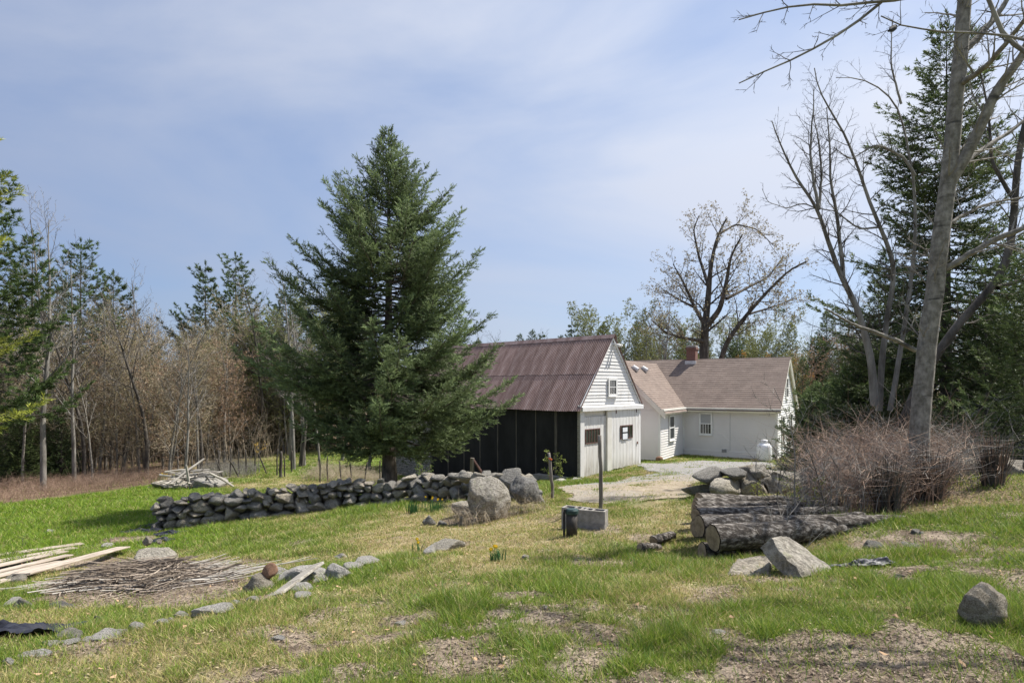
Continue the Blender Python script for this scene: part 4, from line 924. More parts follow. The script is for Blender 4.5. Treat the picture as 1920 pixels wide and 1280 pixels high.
# ------------------------------------------------------------------ right-hand side trees
def path3(pp): return np.array([at(a, b, Y) for a, b, Y in pp])
def smooth_path(P, n=24):
    t_ = np.r_[0, np.cumsum(np.linalg.norm(np.diff(P, axis=0), axis=1))]; q = np.linspace(0, t_[-1], n)
    O = np.stack([np.interp(q, t_, P[:, k]) for k in range(3)], 1)
    for _ in range(2): O[1:-1] = (O[:-2]+2*O[1:-1]+O[2:])/4
    return O
def limb_tree(name, seed, limbs, bark, twig, label, twigP, loc=None, lf=None):
    """limbs = [(points, r0, r1, n side branches, side length)] in world space; returns the tree"""
    r = np.random.default_rng(seed); outl, tips = [], []
    base = limbs[0][0][0]; loc = (base[0], base[1], g1(base[0], base[1])-.05) if loc is None else loc
    L0 = np.array(loc)
    for P, r0, r1, ns, slen in limbs:
        O = smooth_path(P, 26); O = O+np.cumsum(r.normal(0, .006, O.shape), 0)-L0; R = np.linspace(r0, r1, 26)
        outl.append((O, R, 0))
        ns = int(ns*1.7)
        for k in range(ns):
            t_ = .18+.82*(k+r.random())/ns; i = min(24, int(t_*25)); fw = O[i+1]-O[i]; fw /= np.linalg.norm(fw)
            ref = np.array([0,0,1.]) if abs(fw[2]) < .9 else np.array([1.,0,0]); a = np.cross(fw, ref); a /= np.linalg.norm(a); c = np.cross(fw, a)
            az = k*2.4+r.normal(0, .5); an = r.uniform(.5, 1.1); nd = fw*math.cos(an)+(a*math.cos(az)+c*math.sin(az))*math.sin(an)
            grow(r, O[i], nd, slen*r.uniform(.5, 1.2)*(1-.4*t_), max(.006, R[i]*.4) if R[i] < .05 else .018, 2, twigP, outl, tips)
    ms = split_tree(name, outl, tips, bark, twig, lf, r)
    return btree(name, ms, loc, 0, 1, label)
P_TW = dict(seg=.16, wand=.09, up=(0,.05,.03,.02,.02), taper=.2, max=4, n=(0,0,7,4), ref=(1,1,1.0,.45), t0=(0,0,.15,.2), ang=(0,0,.75,.7), ratio=(0,0,.45,.5), fall=(0,0,.4,.3), rr=(0,0,.6,.6))
Yt = 10.0
trunk = path3([(1722,905,Yt),(1722,800,Yt),(1735,700,Yt),(1752,560,Yt),(1766,450,Yt),(1783,330,Yt),(1799,150,Yt),(1814,0,Yt),(1828,-180,Yt),(1850,-380,Yt)])
limbs = [(trunk, .158, .08, 16, 1.0),
  (path3([(1780,345,Yt),(1815,285,Yt-.1),(1860,185,Yt-.3),(1920,95,Yt-.5),(2010,-40,Yt-.8)]), .1, .04, 9, 1.0),
  (path3([(1772,505,Yt),(1800,488,Yt-.1),(1850,455,Yt-.3),(1920,430,Yt-.6),(2000,380,Yt-.9)]), .06, .03, 6, .9),
  (path3([(1806,98,Yt),(1835,70,Yt+.1),(1870,30,Yt+.2),(1920,-40,Yt+.3)]), .06, .03, 5, .8),
  (path3([(1716,656,Yt),(1690,642,Yt-.1),(1640,620,Yt-.2),(1600,606,Yt-.3),(1548,582,Yt-.5)]), .04, .012, 2, .3),
  (path3([(1800,160,Yt),(1850,120,Yt-.6),(1905,55,Yt-1),(1950,0,Yt-1.4)]), .05, .025, 6, .9),
  (path3([(1785,330,Yt),(1840,280,Yt+.4),(1900,240,Yt+.8),(1960,190,Yt+1)]), .05, .02, 7, .9),
  (path3([(1776,420,Yt),(1840,385,Yt+.3),(1920,365,Yt+.5)]), .035, .015, 5, .8)]
for a in range(5):   # twigs crossing behind the trunk
    limbs.append((path3([(1770-a*6,470+a*14,Yt+.1),(1740-a*8,468+a*10,Yt+.3),(1700-a*6,445+a*18,Yt+.4)]), .016, .005, 4, .45))
limb_tree('bare_tree', 51, limbs, 'bark_pale', 'twig_grey', 'tall smooth grey barked bare tree rising out of the brambles at right', P_TW)
# branch hanging in from a tree beyond the top edge (kept as that tree, its trunk stands right of the frame)
Yb = 6.2
tr2 = np.array([(8.2,3.6,0),(8.15,3.6,4.5),(8.0,3.7,7),(7.6,3.9,9),(7.0,4.2,11)], float); tr2[0, 2] = g1(8.2, 3.6)-.1
limbs2 = [(tr2, .2, .09, 6, .9),
  (np.r_[[(7.9,3.75,7.6)], path3([(1900,-180,Yb-.8),(1850,-130,Yb-.4),(1720,-70,Yb),(1648,0,Yb),(1600,36,Yb),(1530,78,Yb),(1470,110,Yb),(1420,135,Yb),(1384,147,Yb)])], .05, .006, 26, .55),
  (np.r_[[(8.0,3.7,7.0)], path3([(1900,-70,Yb-.8),(1850,-40,Yb-.4),(1700,-2,Yb),(1640,2,Yb),(1560,5,Yb),(1480,2,Yb),(1440,20,Yb),(1388,32,Yb)])], .045, .006, 24, .5),
  (np.r_[[(8.1,3.65,5.8)], path3([(1980,100,Yb-.5),(1870,74,Yb),(1790,72,Yb),(1720,74,Yb),(1680,62,Yb),(1652,42,Yb)])], .03, .006, 14, .5),
  (np.r_[[(8.15,3.6,5.2)], path3([(1990,130,Yb-.4),(1930,95,Yb),(1880,78,Yb),(1868,35,Yb),(1850,-20,Yb)])], .035, .02, 10, .6)]
limb_tree('bare_tree', 52, limbs2, 'bark_grey', 'twig_dark', 'bare tree beyond the right edge whose budding branches hang into the sky', P_TW)
# multi-stemmed bare tree
Ym = 16.0
b0 = (1632,668)
limbs3 = [(path3([(1640,760,Ym),(1632,668,Ym),(1605,575,Ym),(1580,522,Ym),(1550,440,Ym),(1536,390,Ym),(1500,345,Ym),(1478,310,Ym),(1462,270,Ym),(1448,228,Ym)]), .11, .012, 22, 1.1),
  (path3([(1536,392,Ym),(1524,340,Ym),(1520,280,Ym),(1527,200,Ym),(1530,160,Ym)]), .045, .01, 16, .9),
  (path3([(1536,392,Ym),(1541,330,Ym+.2),(1534,260,Ym+.3),(1524,215,Ym+.4)]), .04, .01, 14, .9),
  (path3([(1582,525,Ym),(1578,470,Ym),(1572,400,Ym),(1560,330,Ym),(1557,250,Ym),(1552,200,Ym)]), .06, .01, 18, 1.0),
  (path3([(1648,770,Ym+.3),(1652,700,Ym+.3),(1662,600,Ym+.3),(1680,500,Ym+.2),(1650,425,Ym),(1625,370,Ym),(1610,310,Ym),(1585,255,Ym),(1555,205,Ym),(1530,165,Ym),(1528,130,Ym)]), .09, .012, 26, 1.1),
  (path3([(1668,770,Ym+.2),(1690,640,Ym+.2),(1706,540,Ym+.2),(1718,440,Ym+.2),(1714,340,Ym+.2),(1700,250,Ym+.1),(1690,195,Ym),(1655,155,Ym),(1610,135,Ym),(1570,140,Ym)]), .07, .01, 22, 1.0),
  (path3([(1715,330,Ym),(1690,290,Ym),(1640,270,Ym),(1590,300,Ym-.2),(1560,275,Ym-.3)]), .04, .008, 14, .8),
  (path3([(1536,392,Ym),(1510,382,Ym),(1475,390,Ym),(1440,380,Ym),(1434,355,Ym)]), .02, .006, 8, .5),
  (path3([(1690,195,Ym),(1670,130,Ym),(1668,70,Ym),(1672,30,Ym)]), .03, .008, 10, .7),
  (path3([(1650,425,Ym),(1615,430,Ym),(1570,402,Ym-.1),(1540,360,Ym-.1)]), .03, .008, 8, .6)]
limb_tree('bare_tree', 53, limbs3, 'bark_grey', 'twig_dark', 'multi stemmed bare tree fanning out against the sky right of the farmhouse', P_TW)
# dark crooked trunk on the far right
Yd = 14.0
limb_tree('bare_tree', 54, [(path3([(1690,800,Yd),(1720,720,Yd),(1800,600,Yd),(1870,540,Yd),(1900,470,Yd),(1905,380,Yd),(1918,250,Yd),(1960,100,Yd),(1990,-60,Yd)]), .11, .04, 18, 1.1),
  (path3([(1870,540,Yd),(1930,520,Yd),(2000,450,Yd)]), .06, .03, 6, .8), (path3([(1905,380,Yd),(1860,300,Yd+.2),(1850,200,Yd+.4),(1830,120,Yd+.4)]), .05, .015, 14, .9)],
  'bark_dark', 'twig_dark', 'crooked dark barked tree leaning right among the right hand spruces', P_TW)
# big spreading tree behind the house
def big_tree():
    r = np.random.default_rng(61); Y = 50.0; o, tp = [], []
    base = np.array(on(1322, Y)); L0 = base
    def lim(pp, r0, r1): return smooth_path(path3([(a, b, Y+c) for a, b, c in pp]), 22), r0, r1
    LB = [lim([(1322,760,0),(1320,680,0),(1322,610,0),(1328,560,0),(1332,500,0),(1345,440,0),(1362,410,0)], .48, .06), lim([(1322,615,0),(1350,580,-1),(1362,530,-1.5),(1370,480,-2),(1392,440,-2.5)], .26, .05),
      lim([(1340,720,0),(1362,640,-1),(1400,590,-1.5),(1440,545,-2),(1480,505,-2.5),(1512,490,-3)], .26, .05), lim([(1322,610,0),(1302,575,1),(1282,530,1.5),(1262,495,2)], .2, .04), lim([(1322,640,0),(1290,635,-1.5),(1250,625,-2.5),(1222,600,-3.5)], .18, .04),
      lim([(1330,540,0),(1310,480,2),(1300,430,3),(1310,405,3.5)], .16, .04), lim([(1362,560,-1),(1400,540,1),(1440,520,3),(1470,480,4)], .14, .04), lim([(1346,440,0),(1380,420,1.5),(1420,430,2.5),(1450,460,3)], .1, .03), lim([(1300,575,1),(1270,560,3),(1240,540,4)], .12, .03),
      lim([(1400,590,-1.5),(1450,575,0),(1490,560,1)], .1, .03)]
    PT = dict(seg=.5, wand=.09, up=(0,.05,.03,.01), taper=.2, max=3, n=(0,9,6), ref=(1,3.0,1.2), t0=(0,.12,.15), ang=(0,.75,.8), ratio=(0,.48,.45), fall=(0,.45,.35), rr=(0,.5,.6))
    for O, r0, r1 in LB:
        O = O-L0; R = np.linspace(r0, r1, 22); o.append((O, R, 0))
        for k in range(13):
            t_ = .28+.72*(k+r.random())/13; i = min(20, int(t_*21)); fw = O[i+1]-O[i]; fw /= np.linalg.norm(fw); ref = np.array([0,0,1.]) if abs(fw[2]) < .9 else np.array([1.,0,0])
            a = np.cross(fw, ref); a /= np.linalg.norm(a); c = np.cross(fw, a); az = k*2.4+r.normal(0, .4); an = r.uniform(.6, 1.0); nd = fw*math.cos(an)+(a*math.cos(az)+c*math.sin(az))*math.sin(an)
            grow(r, O[i], nd, 3.3*r.uniform(.6, 1.15)*(1-.35*t_), max(.025, R[i]*.35), 1, PT, o, tp)
    ms = split_tree('spreading', o, tp, 'bark_dark', 'twig_dark', (3, .11, (.25,.18,.12), (.42,.36,.24)), r)
    btree('spreading_tree', ms, tuple(base), 0, 1, 'broad spreading tree with tiny new leaves behind the farmhouse chimney')
big_tree()
# right-hand spruces
RS = conifer('tall_spruce', 71, 13.4, lambda h, az: 4.0*max(.03, 1-h/13.4)**.72*(1+.2*math.sin(az*2+h)), 230, 1.0, 7, .11, .042, .09, .18, (.5,-.3), .2, .19, ((.055,.08,.036),(.13,.17,.065)), bark='bark_dark', dead=.18, jit=.3, sl=.15, bsp=.095)
x, y, z = on(1775, 18); tree('spruce_tree', RS[0], RS[1], (x, y, z), 1.0, 1.0, 'tall thin spruce behind the grey barked tree at right')
x, y, z = on(1905, 13.0); tree('fir_tree', FIR[1][0], FIR[1][1], (x+.4, y, z-.3), .4, .66, 'dark green young fir at the right edge beside the grey trunk')
x, y, z = on(1610, 21); tree('fir_tree', FIR[1][0], FIR[1][1], (x, y, z-.5), 2.1, .62, 'low bushy fir between the farmhouse and the grey barked tree')
x, y, z = on(1660, 22); tree('fir_tree', FIR[0][0], FIR[0][1], (x, y, z-.5), 1.7, .85, 'green fir rising left of the grey trunk behind the brambles')
x, y, z = on(1850, 16); tree('fir_tree', FIR[1][0], FIR[1][1], (x, y, z-.5), 2.6, .75, 'broad green fir right of the grey trunk')
x, y, z = on(1690, 20); tree('fir_tree', FIR[0][0], FIR[0][1], (x, y, z-.5), 3.1, .55, 'shaded young fir just left of the grey trunk')
SHR = conifer('shrub', 461, 3.0, lambda h, az: 1.75*max(.05, 1-h/3.0)**.6, 120, .1, 7, .1, .035, .09, .15, (.6,-.1), .2, .07, ((.05,.078,.034),(.12,.165,.06)), bark='bark_dark', sl=.14, bsp=.07)
x, y, z = on(1488, 25); tree('fir_shrub', SHR[0], SHR[1], (x+1.0, y, z-.1), 4.1, .85, 'dark evergreen shrub at the right corner of the farmhouse', 'shrub')
x, y, z = on(1548, 23.5); tree('fir_shrub', SHR[0], SHR[1], (x, y, z-.2), .9, 1.15, 'dark evergreen bush right of the farmhouse shrub', 'shrub')
x, y, z = on(1622, 21.5); tree('fir_shrub', SHR[0], SHR[1], (x, y, z-.2), 2.9, 1.3, 'wide evergreen bush nearest the multi stemmed tree', 'shrub')
x, y, z = on(1900, 19); tree('fir_tree', FIR[1][0], FIR[1][1], (x, y, z-.5), 5.1, .9, 'wide dark fir far back at the right edge')
x, y, z = on(1505, 41); tree('fir_tree', FIR[0][0], FIR[0][1], (x, y, z-.3), 1.1, .62, 'narrow dark fir just beyond the farmhouse right gable')

# ------------------------------------------------------------------ woods
SPANS = [(60,'at the far left'),(170,'below the broad white pine'),(290,'behind the brown brambles'),(410,'behind the bleached branch pile'),(520,'below the pair of white pines'),(640,'just left of the big spruce'),(760,'behind the big spruce'),
         (1010,'above the barn roof'),(1160,'near the barn gable'),(1260,'left of the chimney'),(1400,'behind the chimney'),(1500,'behind the right roof half'),(1620,'past the farmhouse right gable'),(1760,'left of the tall grey trunk'),(9999,'right of the tall grey trunk')]
def put(kind, ms, lst, label, group, name, zoff=-.1):
    r = random.Random(len(label)*7); Ys = sorted(q[1] for q in lst); ss = sorted(q[2] for q in lst); ym, sm_ = Ys[len(Ys)//2], ss[len(ss)//2]
    for i, (px, Y, sc) in enumerate(lst):
        x, y, z = on(px, Y); m_ = ms[i % len(ms)]
        lb = ('nearer ' if Y < ym else 'farther ')+('small ' if sc < sm_ else 'tall ')+label+' '+[t_ for e_, t_ in SPANS if px < e_][0]
        (tree if kind == 'c' else btree)(name, *((m_[0], m_[1]) if kind == 'c' else (m_,)), (x, y, z+zoff), r.uniform(0, 6.28), sc, lb, **({'group': group}))
def hs(py, Y, H): return ((HORY-py)/FPX*Y+4.3)/H     # scale so that the top reaches photo row py
# named ones
for px, py, Y, k, lb in [(62,412,40,1,'dark tall pine rising above the far left bare trees'),(152,432,36,0,'broad layered white pine left of centre in the left woods'),(212,492,39,1,'white pine overlapping the broad one on its right'),
      (386,478,48,1,'slim white pine, left one of the pair above the tree line'),(441,462,47,0,'taller white pine, right one of the pair above the tree line'),(545,505,44,0,'white pine partly hidden by the big spruce'),(-22,300,24,0,'white pine at the left picture edge')]:
    x, y, z = on(px, Y); H = (17, 15)[k]; tree('pine_tree', PINE[k][0], PINE[k][1], (x, y, z-.1), px*.1, hs(py, Y, H), lb)
YL = conifer('yellow_pine', 451, 11, lambda h, az: 2.1*max(.1, 1-h/11)**.4, 24, 3.2, 8, .12, .03, .08, .3, (.3,.02), .1, .13, ((.14,.16,.03),(.34,.34,.06)), bark='bark_dark', tuft=True, whorl=6, jit=.2, sl=.14, bsp=.09)
x, y, z = on(-100, 15); tree('pine_tree', YL[0], YL[1], (x, y, z), .6, 1, 'yellow green pine boughs reaching in at the left picture edge')
FT = [(82,375,25.5,0,'twin stemmed tall bare tree standing at the left lawn edge'),(140,470,28,1,'slender bare tree left of the brown thicket'),(158,520,29,2,'dark bare trunk close beside the slender one'),(275,505,30,2,'straight bare tree in front of the pine gap'),
      (262,560,31,3,'thin pale trunk left of the straight bare tree'),(318,540,29,3,'bare tree right of the straight one at the wood edge'),(346,600,27.5,1,'crooked bare tree behind the brush and stone heap'),(105,395,30,0,'tall bare tree reaching above the dark pine'),
      (44,560,27,3,'pale thin birch like trunk at far left'),(172,620,27.5,3,'thin young tree in the left thicket'),(372,640,31,0,'bare tree right of the crooked one')]
for px, py, Y, k, lb in FT:
    x, y, z = on(px, Y); H = (14.5, 13, 15.5, 12)[k]; s_ = hs(py, Y, H); btree('bare_tree', BARE[k], (x, y, z-.1), px*.37, s_, lb)
x, y, z = on(90, 25.6); 
rr = random.Random(17)
def scat(n, pa, pb, Ya, Yb, sa, sb): return [(rr.uniform(pa, pb), rr.uniform(Ya, Yb), rr.uniform(sa, sb)) for _ in range(n)]
put('b', BARE, scat(44, -60, 600, 30, 46, .55, .8), 'grey bare tree in the left woods', 'bare trees in the left woods', 'bare_tree')
put('b', TAN, scat(52, -60, 480, 29, 40, .6, .95), 'tan budding tree in the left woods', 'tan budding trees in the left woods', 'budding_tree')
put('b', TAN, scat(36, -80, 560, 40, 52, .75, 1.1), 'brown twiggy tree deep in the left woods', 'farther budding trees in the left woods', 'budding_tree')
put('b', GRN[:2], scat(16, 430, 720, 40, 50, .9, 1.2), 'pale green leafing tree', 'leafing trees behind the far field', 'leafing_tree')
put('b', TAN, scat(14, 430, 720, 42, 54, .9, 1.3), 'brown budding tree beyond the field', 'budding trees behind the far field', 'budding_tree')
put('c', FIR, scat(46, -80, 620, 42, 56, .65, .95), 'dark evergreen', 'evergreens in the left woods', 'fir_tree')
put('c', FIR, scat(12, -60, 130, 27, 33, .4, .62), 'young evergreen under the trees', 'young evergreens under the left trees', 'fir_tree')
put('c', FIR, scat(16, 860, 1140, 58, 76, .8, 1.0), 'dark conifer in the low tree line', 'conifers behind the barn', 'fir_tree')
put('c', FIR, scat(30, 1140, 1560, 56, 76, .8, 1.2), 'dark green conifer in the tree line', 'conifers behind the farmhouse', 'fir_tree')
put('b', GRN[:2], scat(24, 1100, 1560, 52, 70, .9, 1.25), 'pale green leafing tree in the tree line', 'leafing trees behind the buildings', 'leafing_tree')
put('b', BARE, scat(30, 870, 1640, 58, 76, .62, .9), 'grey bare tree in the tree line', 'bare trees behind the buildings', 'bare_tree')
put('b', GRN[2:], [(1270,52,.55),(1300,54,.5),(1400,53,.75),(1440,54,.85),(1465,56,.8),(1420,58,.9)], 'rusty orange leafing tree', 'orange leafing trees behind the roof', 'leafing_tree')
for px, py, Y, k, lb in [(1072,603,62,1,'small pine poking above the barn roof near its gable'),(1018,622,66,1,'far pine tip left of the small pine above the barn roof'),(1132,608,60,0,'pine right of the barn gable in the tree line')]:
    x, y, z = on(px, Y); tree('pine_tree', PINE[k][0], PINE[k][1], (x, y, z), px, hs(py, Y, (17, 15)[k]), lb)
put('b', BARE, scat(18, 1540, 2000, 45, 60, .6, 1.0), 'bare tree in thick growth', 'bare trees at far right', 'bare_tree')
put('b', TAN, scat(22, 1500, 1980, 44, 58, .8, 1.3), 'budding tree in thick growth', 'budding trees at far right', 'budding_tree')
put('c', FIR, scat(18, 1520, 2000, 46, 60, .8, 1.2), 'dark evergreen in thick growth', 'evergreens at far right', 'fir_tree')
put('b', BARE, [(a, Y, .8) for a, Y in ((1238,47),(1205,52),(1262,56))], 'bare tree beside the broad spreading tree', 'bare trees left of the spreading tree', 'bare_tree')
# apple tree and small trees in the far yard
def small_tree(px, Y, H, seed, label, bark='bark_grey', twig='twig_grey', rad=.07, lf=None, P=None):
    ms = forest_tree('small', seed, H, rad, P or dict(P_BUSHY, wand=.09, t0=(.35,.15,.1), n=(10,7,5), ang=(1.0,.8,.8)), bark, twig, lf); btree('small_tree', ms, on(px, Y), seed, 1, label)
small_tree(565, 33, 4.2, 501, 'old apple tree with dark trunk in the far field', 'bark_dark', 'twig_grey', .16, (3,.05,(.25,.25,.16),(.4,.4,.28)))
small_tree(420, 27.5, 2.6, 502, 'small bare fruit tree by the fence posts', 'bark_dark', 'twig_dark', .045)
small_tree(487, 30, 1.6, 503, 'small crooked shrub with yellow blossom by the fence', 'bark_grey', 'twig_brown', .03, (4,.035,(.7,.42,.02),(.85,.55,.04)), dict(P_BUSHY, max=2, t0=(.7,.3,.1), n=(7,6,4)))
small_tree(640, 37, 4.5, 504, 'grey twiggy apple tree behind the far field', 'bark_grey', 'twig_grey', .12, (4,.05,(.3,.3,.2),(.45,.45,.33)))
small_tree(690, 35, 4.0, 505, 'second grey apple tree nearer the spruce trunk', 'bark_grey', 'twig_grey', .12, (4,.05,(.3,.3,.2),(.42,.42,.3)))

# ------------------------------------------------------------------ brush and thickets (nobody could count these stems)
def stems(r, X, Y, H, lean, rad, nseg=4, curl=.25):
    n = len(X); Z = gz(X, Y); az = r.random(n)*6.28; s = np.linspace(0, 1, nseg+1)
    cz = r.random(n)*6.28
    px = X[:, None]+np.cos(az)[:, None]*lean[:, None]*s**1.5+np.cos(cz)[:, None]*curl*H[:, None]*s**3*.6
    py = Y[:, None]+np.sin(az)[:, None]*lean[:, None]*s**1.5+np.sin(cz)[:, None]*curl*H[:, None]*s**3*.6
    pz = Z[:, None]-.03+H[:, None]*(s-.35*curl*s**3)+r.normal(0, .012, (n, nseg+1))*s
    P = np.stack([px, py, pz], -1); R = rad[:, None]*(1-.75*s); 
    V = []; 
    for k in range(3):
        th = az[:, None]+k*2.094; V.append(P+R[..., None]*np.stack([np.cos(th)+0*s, np.sin(th)+0*s, 0*th+0*s], -1))
    V = np.stack(V, 2).reshape(-1, 3); b = (np.arange(n)*(nseg+1)*3)[:, None, None]; j = (np.arange(nseg)*3)[None, :, None]; k = np.arange(3)[None, None]; k2 = (k+1) % 3
    F = np.stack([b+j+k, b+j+k2, b+j+3+k2, b+j+3+k], -1).reshape(-1, 4)
    return V, F, P
def thicket(name, seed, X, Y, H, mat, rad=.004, twigs=3, label=None, cat=None, curl=.35, tw_len=.35):
    r = np.random.default_rng(seed); n = len(X); V, F, P = stems(r, X, Y, H, H*r.uniform(.05, .8, n), rad*r.uniform(.6, 1.5, n), 4, curl)
    VS, FS = [V], [F]; nn = len(V)
    for k in range(twigs):
        i = r.integers(1, 4, n); f = r.random(n)[:, None]; b = P[np.arange(n), i]*(1-f)+P[np.arange(n), i+1]*f
        d = r.normal(0, 1, (n, 3)); d[:, 2] = np.abs(d[:, 2])*.7; d /= np.linalg.norm(d, axis=1, keepdims=True); L = (H*tw_len*r.uniform(.4, 1.2, n))[:, None]
        m_ = b+d*L*.5+r.normal(0, .03, (n, 3)); e = b+d*L+r.normal(0, .05, (n, 3)); Q = np.stack([b, m_, e], 1); R = np.array([1, .7, .3])[None]*rad*.55
        ring = np.array([(1,0,0),(-.5,.6,.6),(-.5,-.6,-.6)])
        T = (Q[:, :, None]+R[..., None, None]*ring[None, None]).reshape(-1, 3)
        bb = (np.arange(n)*9)[:, None, None]; j = np.array([0, 3])[None, :, None]; kk = np.arange(3)[None, None]; k2 = (kk+1) % 3
        FF = np.stack([bb+j+kk, bb+j+k2, bb+j+3+k2, bb+j+3+kk], -1).reshape(-1, 4)
        VS.append(T); FS.append(FF+nn); nn += len(T)
    o = mobj(name, mesh_np(name, np.concatenate(VS), np.concatenate(FS), M[mat])); return tag(o, label, cat, None, 'stuff')
def area(r, n, pp, keep=None):
    """n random ground spots within a polygon given as (px, depth)"""
    P = np.array([((a-HORX)/FPX*Y, Y) for a, Y in pp]); lo, hi = P.min(0), P.max(0); X = np.zeros(0); Y = np.zeros(0)
    while len(X) < n:
        a = r.uniform(lo[0], hi[0], n*3); b = r.uniform(lo[1], hi[1], n*3); k = inside(a, b, P); X = np.r_[X, a[k]]; Y = np.r_[Y, b[k]]
    return X[:n], Y[:n]
r = np.random.default_rng(81)
# left wood edge
X, Y = area(r, 2700, [(-60,20.5),(0,21.3),(150,24),(300,27),(330,31),(200,30),(-60,27)]); thicket('underbrush', 1, X, Y, r.uniform(.2, .8, len(X))*(.25+1.3*fbm(X*.5, Y*.5, 46, 3)), 'twig_brown', .005, 4, 'tangled brown brambles along the edge of the left woods', 'underbrush', .9, .6)
X, Y = area(r, 1700, [(-100,27),(300,30),(480,32),(600,46),(-120,44)]); thicket('underbrush', 2, X, Y, r.uniform(.8, 3.5, len(X)), 'twig_tan', .007, 4, 'tan saplings and twigs under the left woods', 'underbrush')
X, Y = area(r, 1300, [(560,27.5),(735,27),(735,31),(600,33)]); thicket('dead_grass', 3, X, Y, r.uniform(.2, .8, len(X))*(.5+fbm(X*.8, Y*.8, 47, 3)), 'twig_tan', .005, 4, 'tall dead tan weeds between the wall and the far field', 'weeds', 1.0, .5)
X, Y = area(r, 900, [(370,27.2),(480,28.5),(480,33),(380,32)]); thicket('dead_grass', 4, X, Y, r.uniform(.2, .8, len(X)), 'twig_grey', .005, 4, 'grey weeds around the far fence posts', 'weeds', 1.0, .5)
# right-hand brambles
X, Y = area(r, 950, [(1505,9.9),(1575,8.4),(1760,8.6),(1800,10),(1760,14),(1545,14)]); thicket('brambles', 5, X, Y, r.uniform(.35, 1.25, len(X))*(.4+1.3*fbm(X*.9, Y*.9, 44, 3)), 'twig_brown', .0065, 6, 'reddish brown bramble thicket in front of the grey barked tree', 'brambles', .8, .6)
X, Y = area(r, 380, [(1480,8.6),(1600,8.3),(1860,9.2),(1860,11.5),(1500,11)]); thicket('brambles', 6, X, Y, r.uniform(.5, 1.5, len(X)), 'twig_grey', .005, 4, 'grey arching bramble canes over the low stone wall', 'brambles', 1.0, .5)
X, Y = area(r, 550, [(1530,14),(1920,12),(1920,19),(1540,22)]); thicket('brambles', 7, X, Y, r.uniform(.6, 2.2, len(X)), 'twig_grey', .006, 4, 'pale dead twigs behind the grey barked tree', 'brambles', .5)
X, Y = area(r, 500, [(830,11.3),(880,10.6),(1010,11.5),(1030,12.4),(850,12.2)]); thicket('dead_grass', 8, X, Y, r.uniform(.15, .5, len(X)), 'twig_tan', .003, 2, 'dry stalks around the foot of the boulders', 'weeds', .5)
# individual saplings in front of the low wall
def sapling(px, Y, H, seed, label, twig='twig_grey', rad=.012, n0=9, lf=None, up=.05):
    ms = forest_tree('sapling', seed, H, rad, dict(seg=.14, wand=.05, up=(0,up,up,.02), taper=.25, max=2, n=(n0,4), ref=(1,.5), t0=(.2,.2), ang=(.75,.7), ratio=(.42,.45), fall=(.4,.4), rr=(.6,.65)), twig, twig, lf)
    x, y, z = on(px, Y); btree('sapling', ms, (x, y, z), seed*1.3, 1, label, cat='sapling')
sapling(1493, 8.3, 2.3, 601, 'tall thin sapling standing up out of the log pile', 'twig_grey', .014)
sapling(1455, 8.8, 1.5, 602, 'short bare sapling at the left side of the brambles', 'twig_dark')
sapling(1425, 9.6, 1.2, 603, 'little twig sapling in front of the low wall stones', 'twig_dark')
sapling(1560, 8.2, 1.5, 604, 'bare sapling right of the tall thin one', 'twig_dark')
for i, (px, Y, H, az) in enumerate([(1470,7.4,.95,-1),(1480,7.4,1.05,-.8),(1490,7.5,.9,-.55),(1462,7.45,.8,-1.1)]):
    pass
ms = forest_tree('spray', 611, 1.0, .012, dict(seg=.12, wand=.05, up=(0,.03,.02), taper=.3, max=2, n=(18,3), ref=(1,.6), t0=(.05,.3), ang=(.85,.5), ratio=(.9,.4), fall=(.3,.4), rr=(.8,.6)), 'twig_grey', 'twig_grey'); x, y, z = on(1472, 7.35)
btree('bush', ms, (x, y, z), .6, .95, 'spray of bare grey shoots behind the tilted slab', cat='bush')
sapling(1030, 25.2, 1.5, 605, 'weedy sapling with fresh leaves against the black barn wall', 'twig_brown', .012, 8, (10,.05,(.16,.2,.05),(.3,.34,.1)))
sapling(1052, 25.6, 1.2, 606, 'second leafy weed beside the barn corner', 'twig_brown', .01, 8, (10,.05,(.16,.2,.05),(.3,.34,.1)))
sapling(795, 26.5, 1.5, 607, 'sprouting shrub before the shingled end of the barn', 'twig_brown', .012, 10, (10,.05,(.14,.18,.05),(.24,.3,.1)))
sapling(40, 11.9, .55, 608, 'tiny leafless sapling in the bright left lawn', 'twig_dark', .008, 6)
sapling(1345, 9.3, .5, 609, 'small shoot with yellow green leaves by the log ends', 'twig_brown', .006, 6, (8,.022,(.2,.26,.04),(.36,.4,.08)))
for i, (px, Y, H) in enumerate([(1420,10.9,.5),(1475,10.6,.6),(1500,9.4,.6),(1405,10.2,.4),(1540,9.0,.7)]):
    sapling(px, Y, H, 620+i, ['leafing shoot beside the flat wall stone','leafing shoot at the wall end','leafing shoot inside the brambles','low leafing shoot before the wall','leafing shoot among brown brambles'][i], 'twig_brown', .006, 10, (10,.022,(.2,.25,.04),(.36,.38,.08)))
